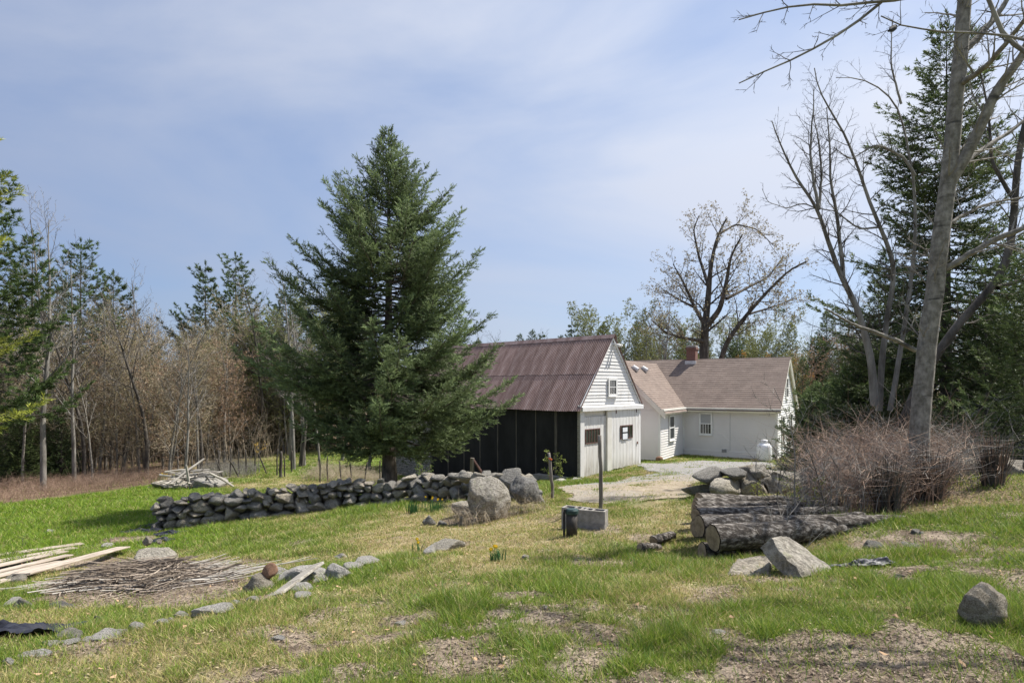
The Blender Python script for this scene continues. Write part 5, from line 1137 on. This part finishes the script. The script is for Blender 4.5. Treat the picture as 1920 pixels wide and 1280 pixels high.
# dense clumps of dark stems
def stem_clump(px, Y, H, w0, label, seed):
    x, y, z = on(px, Y); e = empty('stem_clump', (x, y, z-.05), 0, label, 'shrub'); r2 = np.random.default_rng(seed); pd, pg = [], []
    for k in range(260):
        a = r2.random()*6.28; q = w0*.75*math.sqrt(r2.random()); fl = r2.uniform(1.0, 2.4); h = H*(.2+1.0*r2.random()**.8)*(1-.35*(q/w0)); b_ = a+r2.normal(0, .25)
        P = np.array([(q*math.cos(a), q*math.sin(a), 0), (q*1.2*math.cos(a), q*1.2*math.sin(a), h*.4), (q*fl*math.cos(b_)+r2.normal(0,.03), q*fl*math.sin(b_)+r2.normal(0,.03), h)])
        (pd if k % 3 else pg).append((P, np.array([.008,.007,.003])*r2.uniform(.5, 1.5)))
    for nm, pl, mt in (('dark_stems', pd, 'bark_dark'), ('pale_stems', pg, 'twig_brown')):
        v, f = tubes_np(pl); o = mobj(nm, mesh_np(nm, v, f, M[mt]), e); o['kind'] = 'stuff'
stem_clump(1662, 8.6, .85, .2, 'nearer dense clump of dark dead stems in the brambles', 31)
stem_clump(1740, 9.2, .8, .26, 'broad clump of dead stems below the grey barked tree', 33)
stem_clump(1862, 9.4, .85, .19, 'farther dense clump of dark dead stems near the right edge', 32)
# bird on the twig
x, y, z = at(1674, 57, 6.2); bd = empty('bird', (x, y, z), .6, 'small dark bird perched on a high bare twig', 'bird')
m = MB(); m.tube([(-.1,0,-.045),(-.06,0,-.02),(-.02,0,.005),(.03,0,.035),(.05,0,.055),(.066,0,.062)], [.008,.016,.03,.03,.022,.006], 8); m.build('body', M['feather'], bd, True)
m = MB(); m.tube([(.066,0,.06),(.085,0,.058)], [.006,.001], 5); m.build('beak', M['ink'], bd)
# ------------------------------------------------------------------ logs
def log(px0, Y0, px1, Y1, rad, label, seed, lift=0.0, hollow=False, bark='log_bark', pos=None, centre=False):
    r_ = np.random.default_rng(seed)
    a = np.array(on(px0, Y0)) if pos is None else np.array(pos[0]); b = np.array(on(px1, Y1)) if pos is None else np.array(pos[1])
    a[2] += 0 if centre else rad*.85+lift; b[2] += 0 if centre else rad*.85+lift*.6; n = 28; P = np.linspace(a, b, n); P += np.cumsum(r_.normal(0, .006, P.shape), 0)
    loc = P[0].copy(); loc[2] -= rad; e = empty('log', tuple(loc), 0, label, 'log'); P = P-loc
    sd_ = 20; R = rad*np.linspace(1, .7, n); V, F = tube_np(P, R, sd_)
    nz_ = 1+(fbm(np.arange(len(V)) % sd_*1.3, np.arange(len(V))//sd_*.8, seed, 3)-.5)*.22; C = np.repeat(P, sd_, 0); V = C+(V-C)*nz_[:, None]
    m = MB(); m.v = [tuple(v) for v in V]; m.f = F.tolist(); m.build('bark', M[bark], e, True)
    for k, s in ((0, -1), (n-1, 1)):
        m = MB(); ring = V[k*sd_:(k+1)*sd_]; d = (P[1]-P[0]) if k == 0 else (P[-1]-P[-2]); d /= np.linalg.norm(d); c = P[k]
        v = [tuple(c+(q-c)*.93+d*s*.006) for q in ring]+[tuple(c+(q-c)*.6+d*s*.012) for q in ring]+[tuple(c+d*s*.01)]
        m.v = v; m.f = [[i, (i+1) % sd_, sd_+(i+1) % sd_, sd_+i] for i in range(sd_)]+[[sd_+i, sd_+(i+1) % sd_, 2*sd_] for i in range(sd_)]; m.build('cut_end', M['cut_wood'], e)
    return e
log(0,0,0,0,0.165, 'thickest front log with a pale sawn end on the log pile', 41, 0, pos=(at(1338,1008,7.15), at(1640,985,7.9)), centre=True)
log(0,0,0,0,0.13, 'dark log tucked underneath the thickest log', 42, 0, pos=(at(1316,1036,7.35), at(1540,1010,7.9)), centre=True)
log(0,0,0,0,0.14, 'bark covered log directly behind the thickest log', 43, 0, pos=(at(1312,985,7.6), at(1610,972,8.3)), centre=True)
log(0,0,0,0,0.11, 'third log from the front of the pile', 44, 0, pos=(at(1304,968,7.95), at(1590,965,8.7)), centre=True)
log(0,0,0,0,0.12, 'log wedged low between the front logs of the pile', 45, 0, pos=(at(1305,990,7.9), at(1500,985,8.6)), centre=True)
log(0,0,0,0,0.09, 'fourth log from the front of the pile', 46, 0, pos=(at(1303,958,8.35), at(1590,956,9.1)), centre=True)
log(0,0,0,0,0.11, 'buried log under the middle of the pile', 47, 0, pos=(at(1306,972,8.3), at(1500,970,9.0)), centre=True)
log(0,0,0,0,0.08, 'fifth log from the front of the pile', 48, 0, pos=(at(1303,949,8.7), at(1570,948,9.5)), centre=True)
log(0,0,0,0,0.075, 'thin log near the back of the pile', 49, 0, pos=(at(1304,942,9.1), at(1560,944,9.8)), centre=True)
log(0,0,0,0,0.06, 'smooth grey pole lying on the back of the log pile', 50, 0, pos=(at(1313,934,9.5), at(1470,942,9.9)), bark='post_wood', centre=True)
log(0,0,0,0,0.09, 'hindmost log of the pile against the stone wall', 51, 0, pos=(at(1308,933,9.9), at(1480,938,10.4)), centre=True)
log(0,0,0,0,0.1, 'mossy old log lying at the right end of the pile', 52, 0, pos=(at(1560,982,7.7), at(1692,982,8.1)), centre=True)
p0 = ray(1200, 1032); p1 = ray(1246, 1030); log(0,0,0,0,.055, 'short split log lying alone in the grass left of the pile', 51, 0, pos=(p0, p1))
p0 = ray(1226, 1022); p1 = ray(1272, 1026); log(0,0,0,0,.07, 'short rough log behind the split one in the grass', 52, 0, pos=(p0, (p1[0], p1[1]+.25, p1[2])))
# ------------------------------------------------------------------ posts
def post(px, py, H, rad, label, seed, lean=(0,0), group=None, name='wooden_post', pos=None, mat='post_wood', sides=9, ribbon=False):
    r_ = np.random.default_rng(seed); x, y, z = ray(px, py) if pos is None else pos; n = 9; s = np.linspace(0, 1, n)
    P = np.stack([lean[0]*s+np.cumsum(r_.normal(0, .012*rad/.045, n)), lean[1]*s+np.cumsum(r_.normal(0, .008, n)), -.15+s*(H+.15)], 1)
    m = MB(); m.tube(P, rad*np.linspace(1.0, .85, n)*(1+r_.normal(0, .05, n)), sides); o = m.build(name, M[mat], None, True); o.location = (x, y, z)
    o.data.polygons[-1].use_smooth = False; tag(o, label, 'post', group)
    if ribbon: m = MB(); m.tube([P[-2], P[-2]+np.array([.02,0,.03])], [rad*1.25, rad*1.25], 9); m.build('ribbon', M['orange_ribbon'], o)
    return o
post(1127, 958, 1.36, .038, 'taller weathered wooden post standing behind the concrete blocks', 3, (.02,0))
post(1037, 936, 1.12, .042, 'shorter weathered wooden post by the stone wall end', 4, (-.08,0), ribbon=True)
x, y, z = on(886, 22); sh = empty('braced_post', (x, y, z), 0, 'short grey post with a reddish diagonal brace before the black barn wall', 'post')
m = MB(); m.tube([(0,0,-.2),(-.02,0,.6),(-.01,0,1.15)], [.08,.08,.075], 8); m.build('upright', M['post_wood'], sh)
m = MB(); m.tube([(.02,0,1.1),(.35,.0,.6),(.72,0,-.1)], [.045,.05,.05], 6); m.build('brace', M['dark_frame'], sh)
FP = [(408,29,1.2),(413,28.6,1.3),(432,28.8,1.35),(447,29.4,1.25),(463,29.6,1.2),(478,30,1.1),(519,29.2,1.3),(527,28.6,1.25),(533,28.8,1.0),(545,31,1.3),(547,30.4,1.1),(600,27.6,1.1),(615,28,1.2),(640,27.8,1.0),(660,28.3,.9),(683,27.7,1.0),(712,27.2,1.1)]
for i, (px, Y, H) in enumerate(FP):
    r_ = random.Random(i); post(0, 0, H, .035 if i != 7 else .08, 'thin dark fence post standing beyond the long stone wall' if i != 7 else 'thickest fence post beyond the long stone wall', 60+i, (r_.uniform(-.12,.12), 0), 'fence posts beyond the wall' if i != 7 else None, 'fence_post', on(px, Y), 'bark_dark', 6)
for i, (a, b, lb) in enumerate([((430,27.8),(447,28.4),'leaning rail stick by the far fence posts'),((483,29),(500,29.2),'leaning crooked stick by the yellow shrub')]):
    p = np.array(on(*a)); q = np.array(on(*b)); q[2] += .05; p[2] += .9 if i == 0 else 1.1; m = MB(); m.tube([p, (p+q)/2+np.array([0,0,.03]), q], [.03,.03,.03], 6); o = m.build('stick', M['bark_dark'], None); tag(o, lb, 'stick')
# ------------------------------------------------------------------ concrete blocks, standpipe
x, y, z = ray(1108, 992); 
def block(loc, rz, label):
    e = empty('concrete_block', loc, rz, label, 'concrete block'); W, D, H = .4, .2, .19; t_ = .033
    m = MB(); m.box(-W/2, W/2, -D/2, -D/2+t_, 0, H); m.box(-W/2, W/2, D/2-t_, D/2, 0, H)
    for c in (-W/2, -t_/2, W/2-t_): m.box(c, c+t_, -D/2+t_, D/2-t_, .001, H-.001)
    m.build('block_body', M['concrete'], e); m = MB(); m.box(-W/2+t_, W/2-t_, -D/2+t_, D/2-t_, .004, .012); m.build('core_dirt', M['soil'], e); return e
block((x+.05, y+.08, z-.1), -.42, 'lower concrete block under the right hand one by the standpipe'); block((x+.05, y+.08, z+.09+.003), -.39, 'upper right concrete block with open cores beside the standpipe')
block((x-.2, y+.24, z-.1), -.45, 'lower left concrete block behind the standpipe'); block((x-.2, y+.24, z+.093), -.47, 'upper left concrete block behind the green topped standpipe')
x, y, z = ray(1072, 1004); e = empty('standpipe', (x, y, z-.05), 0, 'short dark well standpipe with a green cap beside the concrete blocks', 'pipe')
m = MB(); m.tube([(0,0,0),(0,0,.37)], [.078,.078], 18); m.build('pipe', M['pipe_brown'], e, True)
m = MB(); m.lathe([(.09,.36),(.095,.37),(.095,.41),(.08,.43),(.03,.435)], sides=18); m.build('cap', M['green_paint'], e)
m = MB(); m.tube([(-.11,-.03,0),(-.11,-.03,.38),(-.1,-.03,.42),(-.06,-.02,.42)], [.015]*4, 8); m.build('conduit', M['rubber'], e)
# ------------------------------------------------------------------ boards and planks
def plank(name, a, b, wd, th, mat, label, cat='plank', tilt=0, group=None, jag=.0):
    a = np.array(a, float); b = np.array(b, float); d = b-a; L = np.linalg.norm(d); d /= L; s = np.cross(d, [0,0,1.]); s /= np.linalg.norm(s); u = np.cross(s, d)
    s, u = s*math.cos(tilt)+u*math.sin(tilt), u*math.cos(tilt)-s*math.sin(tilt)
    me = MB().box(0, L, -wd/2, wd/2, 0, th); o = me.build(name, M[mat], None, False, .004)
    o.matrix_world = Matrix(((d[0],s[0],u[0],a[0]),(d[1],s[1],u[1],a[1]),(d[2],s[2],u[2],a[2]),(0,0,0,1))); return tag(o, label, cat, group)
def gp(px, py, up=.0): x, y, z = ray(px, py); return (x, y, z+up)
PL = [((-60,1052),(155,1022),.2,.03,'topmost bleached plank of the left plank pile'),((-60,1066),(140,1030),.18,.03,'second bleached plank of the left plank pile'),((-60,1078),(120,1038),.2,.04,'third bleached plank lying flat on the left'),
      ((-60,1092),(130,1046),.16,.05,'fourth plank of the left pile, half in the grass'),((-60,1098),(110,1056),.2,.03,'fifth plank of the left pile'),((40,1090),(232,1036),.24,.1,'longest plank of the left pile reaching the flat rock'),((-40,1108),(90,1070),.18,.04,'nearest grey plank of the left pile')]
for i, (a, b, wd, up, lb) in enumerate(PL): plank('plank', gp(*a, up), gp(*b, up), wd, .022, 'pale_plank', lb)
x, y, z = ray(515, 1120); x2, y2, z2 = ray(588, 1092)
plank('board', (x, y, z+.0), (x2+.02, y2+.1, z2+.16), .17, .03, 'old_wood', 'upper weathered grey board leaning on the rock row', 'board', .35); plank('board', (x-.05, y+.06, z-.02), (x2-.06, y2+.15, z2+.03), .15, .03, 'old_wood', 'lower grey board under the leaning one', 'board', .2)
# ------------------------------------------------------------------ heaps of sticks
def stick_heap(name, seed, n, cx, cy, rx, ry, H, ln, mat, label, cat, az=0.2, spread=.5, rad=.006):
    r_ = np.random.default_rng(seed); polys = []; loc = (cx, cy, g1(cx, cy))
    for k in range(n):
        a = r_.normal(0, spread)+az+(math.pi if r_.random() < .5 else 0); q = np.clip(r_.normal(0, .45, 2), -1, 1); x, y = cx+q[0]*rx, cy+q[1]*ry; L = ln*r_.uniform(.35, 1.2)
        h = H*max(0, 1-(q[0]**2+q[1]**2))*r_.random(); p = np.array([x, y, 0]); d = np.array([math.cos(a), math.sin(a), r_.normal(0, .08)])
        P = np.stack([p-d*L/2, p-d*L*.15+r_.normal(0, .03*L, 3), p+d*L*.2+r_.normal(0, .03*L, 3), p+d*L/2]); P[:, 2] += gz(P[:, 0], P[:, 1])+h+.012
        P[:, 2] = np.maximum(P[:, 2], gz(P[:, 0], P[:, 1])+.005); rd = rad*r_.uniform(.35, 1.5); polys.append((P-np.array(loc), rd*np.array([1,.9,.75,.5])))
    v, f = tubes_np(polys); e = empty(name, loc, 0, label, cat); o = mobj('sticks', mesh_np('sticks', v, f, M[mat]), e); o['kind'] = 'stuff'; return e
cx, cy, _ = ray(265, 1100); eh = stick_heap('brush_pile', 5, 1500, cx, cy, 1.2, .6, .32, .7, 'twig_dry', 'flat heap of cut brush and twigs on the left', 'brush pile', .45, .8, .006)
r_ = np.random.default_rng(6); polys = []
for k in range(260):
    q = r_.normal(0, .45, 2); x, y = cx+q[0]*1.2, cy+q[1]*.5+.1; a = r_.normal(.45, .3); L = r_.uniform(.3, 1.1); p = np.array([x, y, 0]); d = np.array([math.cos(a), math.sin(a), r_.normal(.03, .06)])
    P = np.stack([p-d*L/2, p+r_.normal(0, .02, 3), p+d*L/2]); P[:, 2] = P[:, 2]*.6+gz(P[:, 0], P[:, 1])+.05+.17*max(0, 1-(q**2).sum())*r_.random(); polys.append((P-np.array(eh.location), r_.uniform(.004, .011)*np.array([1,.8,.5])))
v, f = tubes_np(polys); o = mobj('pale_sticks', mesh_np('pale_sticks', v, f, M['twig_pale']), eh); o['kind'] = 'stuff'
cx, cy, cz = on(362, 25.8); stick_heap('branch_pile', 7, 160, cx, cy, 1.1, .5, .75, 1.6, 'twig_pale', 'pile of bleached branches heaped on stones at the far lawn edge', 'brush pile', .1, .8, .03)
for i, (px, Y, w_, h_, lb) in enumerate([(335,25.6,1.6,.75,'rounded stone under the left side of the branch pile'),(385,25.4,1.9,.8,'broad mossy stone under the right side of the branch pile'),(303,26,1.3,.45,'flat pale stone at the far lawn edge')]):
    x, y, z = on(px, Y); rock('rock', GREYR[i], (x, y, z+h_*.2), (w_, w_*.7, h_), (0,0,i), lb, 'rock')
for i, (a, b, up, lb) in enumerate([((318,25),(383,26.2),.8,'long bleached pole sticking up from the branch pile'),((392,25),(438,25.4),.15,'bleached pole sloping to the grass from the branch pile'),((349,24.9),(356,25),.9,'short bleached stake upright in the branch pile')]):
    p = np.array(on(*a)); q = np.array(on(*b)); 
    if i == 0: q[2] += 1.15; p[2] += .2
    if i == 1: p[2] += .65; q[2] += .02
    if i == 2: p[2] += 1.0; q[2] += .02
    m = MB(); m.tube([p, (p+q)/2+np.array([0,0,.04]), q], [.045,.05,.04], 7); o = m.build('pole', M['twig_pale'], None); tag(o, lb, 'pole')
# ------------------------------------------------------------------ black plastic
def sheet_plastic(cx, cy, rx, ry, H, seed, label):
    n = 44; u = np.linspace(-1, 1, n); U, W = np.meshgrid(u, u); rad_ = 1+(fbm(np.arctan2(W, U)*1.6+9, U*0+seed, seed, 3)-.5)*.9
    X = cx+U*rx*rad_; Y = cy+W*ry*rad_; h = (fbm(U*2.2+seed, W*5.5, seed, 4)-.35)*H*1.6*np.clip(1.25-np.maximum(abs(U), abs(W)), 0, 1); Z = gz(X, Y)+.02+np.maximum(h, 0)+np.abs(fbm(U*9, W*14, seed+3, 2)-.5)*H*.25
    ii = np.arange(n-1)[None]+np.arange(n-1)[:, None]*n; F = np.stack([ii, ii+1, ii+n+1, ii+n], -1)
    cxs = (U[:-1, :-1]**2+W[:-1, :-1]**2) < 1.0; o = mobj('plastic_sheet', mesh_np('plastic_sheet', np.stack([X, Y, Z], -1).reshape(-1, 3), F[cxs], M['black_plastic'], None, True)); return tag(o, label, 'plastic sheet')
x, y, z = ray(20, 1190); sheet_plastic(x-.1, y, .55, .3, .2, 3, 'crumpled black plastic sheet at the lower left edge')
for i, (px, py, rx, ry, lb) in enumerate([(300,988,.5,.3,'bunched black plastic at the foot of the wall left end'),(262,998,.45,.2,'flattened dark plastic left of the bunched one'),(318,1003,.35,.18,'torn plastic strip before the wall left end'),(300,1015,.25,.15,'small bluish plastic scrap in the bare grass'),(1620,1062,.3,.12,'dark plastic scrap in the right hand grass')]):
    x, y, z = ray(px, py); sheet_plastic(x, y, rx, ry, .12, 10+i, lb)
# ------------------------------------------------------------------ daffodils
simple('green_stalk', (.06,.13,.03), (.1,.19,.05), 5, None, .6, 0)
def daffodil(px, py, n, nf, label, H=.22, spread=.12):
    x, y, z = ray(px, py); e = empty('daffodil_clump', (x, y, z), 0, label, 'flowers'); r_ = np.random.default_rng(px); V = []; C = []
    for k in range(n):
        b = r_.normal(0, spread*.5, 2); a = r_.random()*6.28; h = H*r_.uniform(.6, 1.1); o_ = r_.uniform(.02, .09); w_ = .007; d = np.array([math.cos(a), math.sin(a)]); s = np.array([-d[1], d[0]])
        p0 = np.r_[b, -.02]; p1 = np.r_[b+d*o_*.4, h*.6]; p2 = np.r_[b+d*o_, h]; s3 = np.r_[s*w_, 0]; V += [p0-s3, p0+s3, p1+s3, p0-s3, p1+s3, p1-s3, p1-s3, p1+s3, p2]
        c = np.array([.05,.12,.04])*r_.uniform(.8, 1.4); C += [c]*9
    V = np.array(V); mobj('leaves', mesh_np('leaves', V, np.arange(len(V)).reshape(-1, 3), M['grass'], np.array(C)), e)
    for k in range(nf):
        b = r_.normal(0, spread*.6, 2); h = H*r_.uniform(.9, 1.25); m = MB(); m.tube([(b[0],b[1],0),(b[0],b[1]-.01,h)], [.004,.003], 5); m.build('stalk', M['green_stalk'], e); m = MB()
        for q in range(6):
            a = q*math.pi/3; c = np.array([b[0], b[1]-.02, h]); p = c+.026*np.array([math.cos(a), -.15, math.sin(a)]); s = .013*np.array([-math.sin(a), 0, math.cos(a)]); m.poly([c, (c+p)/2+s, p, (c+p)/2-s])
        m.tube([(b[0],b[1]-.02,h),(b[0],b[1]-.05,h)], [.007,.011], 8); m.build('flower', M['yellow_petal'], e)
daffodil(775, 962, 60, 0, 'tuft of upright green daffodil leaves before the stone wall', .3, .13); daffodil(812, 960, 50, 7, 'daffodils blooming left of the biggest boulder', .28, .22); daffodil(783, 1036, 8, 2, 'two yellow daffodils beside the small pale broken rock', .16, .08); daffodil(932, 1052, 26, 3, 'small daffodil clump in the open lawn', .15, .08)
x, y, z = on(302, 25); daffodil(303, 905, 20, 8, 'yellow daffodils beside the flat stone at the far lawn edge', .35, .3)
# things by the barn foot
for i, (px, py, w_, h_, lb) in enumerate([(1050,900,40,14,'flat stone step below the black barn wall'),(1080,903,30,10,'low flat stone at the barn corner'),(965,890,36,10,'stone under the barn sill left of the post')]):
    x, y, z = on(px, 24.6+.2*i); wm = w_/FPX*y; rock('rock', PALE[i], (x, y, z+.03), (wm, wm*.5, .25), (0,0,.6), lb, 'rock')
x, y, z = on(1238, 30.7); m = MB(); m.lathe([(.1,0),(.17,.06),(.19,.16),(.15,.25),(.05,.29)], sides=16); o = m.build('clay_pot', M['clay'], None, True); o.location = (x-.05, y, z-.01); tag(o, 'reddish brown rounded pot at the corner of the farmhouse wing', 'pot')
# parked car glimpsed at the right edge
x, y, z = on(1945, 17.0); car = empty('parked_car', (x+.3, y, z), 1.9, 'blue grey car just showing at the right picture edge', 'car')
S = [(-2.1,.35),(-2.15,.7),(-2.0,.88),(-1.1,.95),(-.55,1.4),(.75,1.42),(1.5,1.0),(2.05,.92),(2.15,.6),(2.1,.35)]
m = MB(); m.prism([(a,-.82,b) for a, b in S], [(a,.82,b) for a, b in S]); m.build('body', M['blue_paint'], car, bevel=.06)
for s in (-1, 1):
    m = MB(); m.prism([(-1.0,s*.825,.98),(-.52,s*.825,1.34),(.1,s*.825,1.36),(.1,s*.825,.98)], [(-1.0,s*.84,.98),(-.52,s*.84,1.34),(.1,s*.84,1.36),(.1,s*.84,.98)]); m.build('window', M['glass'], car)
    m = MB(); m.prism([(.16,s*.825,.98),(.16,s*.825,1.36),(.72,s*.825,1.34),(1.3,s*.825,1.02)], [(.16,s*.84,.98),(.16,s*.84,1.36),(.72,s*.84,1.34),(1.3,s*.84,1.02)]); m.build('window', M['glass'], car)
    for xx in (-1.35, 1.35):
        m = MB(); m.tube([(xx,s*.66,.32),(xx,s*.86,.32)], [.32,.32], 18); wl = m.build('wheel', M['rubber'], car); m = MB(); m.tube([(xx,s*.861,.32),(xx,s*.875,.32)], [.2,.18], 14); m.build('rim', M['grey_metal'], wl)
    m = MB(); m.box(-2.17, -2.1, s*.62-.16, s*.62+.16, .62, .76); m.build('tail_light', M['red_paint'], car)
# ------------------------------------------------------------------ grass
def blades(seed, X, Y, H, W, C, bend=.5):
    r_ = np.random.default_rng(seed); n = len(X); Z = gz(X, Y)-.008; a = r_.random(n)*6.28; b = r_.random(n)*6.28; d = np.stack([np.cos(a), np.sin(a)], 1)*(W/2)[:, None]; l = np.stack([np.cos(b), np.sin(b)], 1)*(H*bend*r_.uniform(.1, 1.2, n))[:, None]
    P0 = np.c_[X-d[:, 0], Y-d[:, 1], Z]; P1 = np.c_[X+d[:, 0], Y+d[:, 1], Z]; T = np.c_[X+l[:, 0], Y+l[:, 1], Z+H]
    V = np.stack([P0, P1, T], 1).reshape(-1, 3); return V, np.arange(len(V)).reshape(-1, 3), np.repeat(C, 3, 0)
def grass_spots(seed, n, y0, y1, p):
    """more blades per square metre near the house end of the lawn's viewer, thinning with distance"""
    r_ = np.random.default_rng(seed); u = r_.random(n); q = 2-p; Y = (y0**q+u*(y1**q-y0**q))**(1/q); X = (r_.random(n)*2-1)*(Y*.92+.8); return X, Y, r_
def bedmask(X, Y):
    bad = np.zeros(len(X), bool)
    for cx_, cy_, ca, sa, lx0, lx1, ly0, ly1 in ((BX, BY, math.cos(BA), math.sin(BA), -.1, BW+.1, 0, BL), (HX, HY, math.cos(HA), math.sin(HA), -HL, 0, 0, HD), (HX, HY, math.cos(HA), math.sin(HA), ELL, ELR, ELD, 0)):
        lx = (X-cx_)*ca+(Y-cy_)*sa; ly = -(X-cx_)*sa+(Y-cy_)*ca; bad |= (lx > lx0) & (lx < lx1) & (ly > ly0) & (ly < ly1)
    return bad
X, Y, r_ = grass_spots(1, 1400000, 2.6, 40, 1.6)
di = m_dirt(X, Y); dr_ = m_dry(X, Y); cl = fbm(X*2.2, Y*2.2, 141, 3); cl2 = fbm(X*.8, Y*.8, 151, 3)
drv = m_drive(X, Y); px = X/Y*FPX+HORX
wedge = X < wood_edge(Y)+.3; brm = (X > 3.3+(Y-8)*.25) & (Y > 8.3) & (Y < 26)
dens = (1-.93*np.clip(di, 0, 1))*(1-.3*dr_)*(.5+.7*sstep(.3, .6, cl))
dens = np.where(drv, .05+.5*sstep(.62, .7, cl2), dens); dens = np.where(wedge, .03, dens); dens = np.where(brm, dens*.25, dens); dens = np.where((Y > 27) & (px > 735), dens*.8, dens)
k = (r_.random(len(X)) < dens) & ~bedmask(X, Y); X, Y, di, dr_, cl, cl2, px = (q[k] for q in (X, Y, di, dr_, cl, cl2, px)); n = len(X)
lush = sstep(.5, .72, cl)*(1-dr_)
H = (.035+.035*r_.random(n)+.085*lush*r_.random(n)+.05*sstep(.55, .75, fbm(X*7, Y*7, 171, 2))*(1-dr_))*(1-.25*dr_); H *= np.where(Y > 12, 1.15, 1.0); W = .0026+.001*Y*(.6+.7*r_.random(n))
g1c = np.array([.13,.21,.022]); g2c = np.array([.235,.3,.05]); g3c = np.array([.085,.16,.035]); st = np.array([.4,.34,.17]); m1 = r_.random(n)[:, None]; C = g1c*(1-m1)+g2c*m1
C = np.where((r_.random(n) < .25)[:, None], g3c, C); sdry = (r_.random(n) < (.1+.6*dr_))[:, None]; C = np.where(sdry, st*(.6+.7*r_.random(n))[:, None], C)
left = ((px < 420) & (Y > 11.5)); C = np.where(left[:, None] & ~sdry, C*np.array([1.05,1.12,.85]), C)
C = C*np.array([1.17,1.14,1.05]); V, F, CC = blades(2, X, Y, H, W, C, 1.3); o = mobj('grass', mesh_np('grass', V, F, M['grass'], CC)); tag(o, 'patchy spring lawn, green with straw coloured tufts', 'grass', None, 'stuff')
# leaf litter and straw on the bare soil
X, Y, r_ = grass_spots(5, 420000, 2.5, 16, 1.5); di = m_dirt(X, Y); brm = (X > 3.0+(Y-7.5)*.3) & (Y > 7.2); k = r_.random(len(X)) < np.where(brm, .5, .1+.5*di); X, Y, di = X[k], Y[k], di[k]; n = len(X)
a = r_.random(n)*6.28; L = r_.uniform(.005, .02, n)*(1+Y*.05); wd = np.where(r_.random(n) < .55, .12, .6); d = np.stack([np.cos(a), np.sin(a)], 1); s = np.stack([-d[:, 1], d[:, 0]], 1); Z = gz(X, Y)+.004; up = r_.uniform(0, .012, (n, 3))
P = np.stack([np.c_[X-d[:, 0]*L, Y-d[:, 1]*L, Z+up[:, 0]], np.c_[X+s[:, 0]*L*wd, Y+s[:, 1]*L*wd, Z+up[:, 1]], np.c_[X+d[:, 0]*L, Y+d[:, 1]*L, Z+up[:, 2]]], 1).reshape(-1, 3)
m1 = r_.random((n, 1)); C = np.array([.15,.11,.08])*(1-m1)+np.array([.36,.29,.22])*m1; C = np.where((di < .3)[:, None], np.array([.4,.34,.2])*(.55+.8*m1), C); C = np.where((r_.random(n) < .12)[:, None], np.array([.07,.052,.04]), C)
nl_ = 420; Xl, Yl, r2 = grass_spots(9, nl_, 2.6, 13, 1.2); Zl = gz(Xl, Yl)+.02; al = r2.random(nl_)*6.28; Ll = r2.uniform(.01, .028, nl_); dl = np.stack([np.cos(al), np.sin(al)], 1)*Ll[:, None]; sl2 = np.stack([-dl[:, 1], dl[:, 0]], 1)*.6; ul = r2.uniform(0, .03, (nl_, 3))
P2 = np.stack([np.c_[Xl-dl[:, 0], Yl-dl[:, 1], Zl+ul[:, 0]], np.c_[Xl+sl2[:, 0], Yl+sl2[:, 1], Zl+ul[:, 1]], np.c_[Xl+dl[:, 0], Yl+dl[:, 1], Zl+ul[:, 2]], np.c_[Xl-dl[:, 0], Yl-dl[:, 1], Zl+ul[:, 0]], np.c_[Xl+dl[:, 0], Yl+dl[:, 1], Zl+ul[:, 2]], np.c_[Xl-sl2[:, 0], Yl-sl2[:, 1], Zl+ul[:, 1]*.5]], 1).reshape(-1, 3)
C2 = np.array([.3,.2,.12])*r2.uniform(.6, 1.8, (nl_, 1)); P = np.r_[P, P2]; C = np.r_[C, np.repeat(C2, 2, 0)]
o = mobj('leaf_litter', mesh_np('leaf_litter', P, np.arange(len(P)).reshape(-1, 3), M['litter'], np.repeat(C, 3, 0))); tag(o, 'dead leaves and straw scattered on the bare soil', 'leaf litter', None, 'stuff')
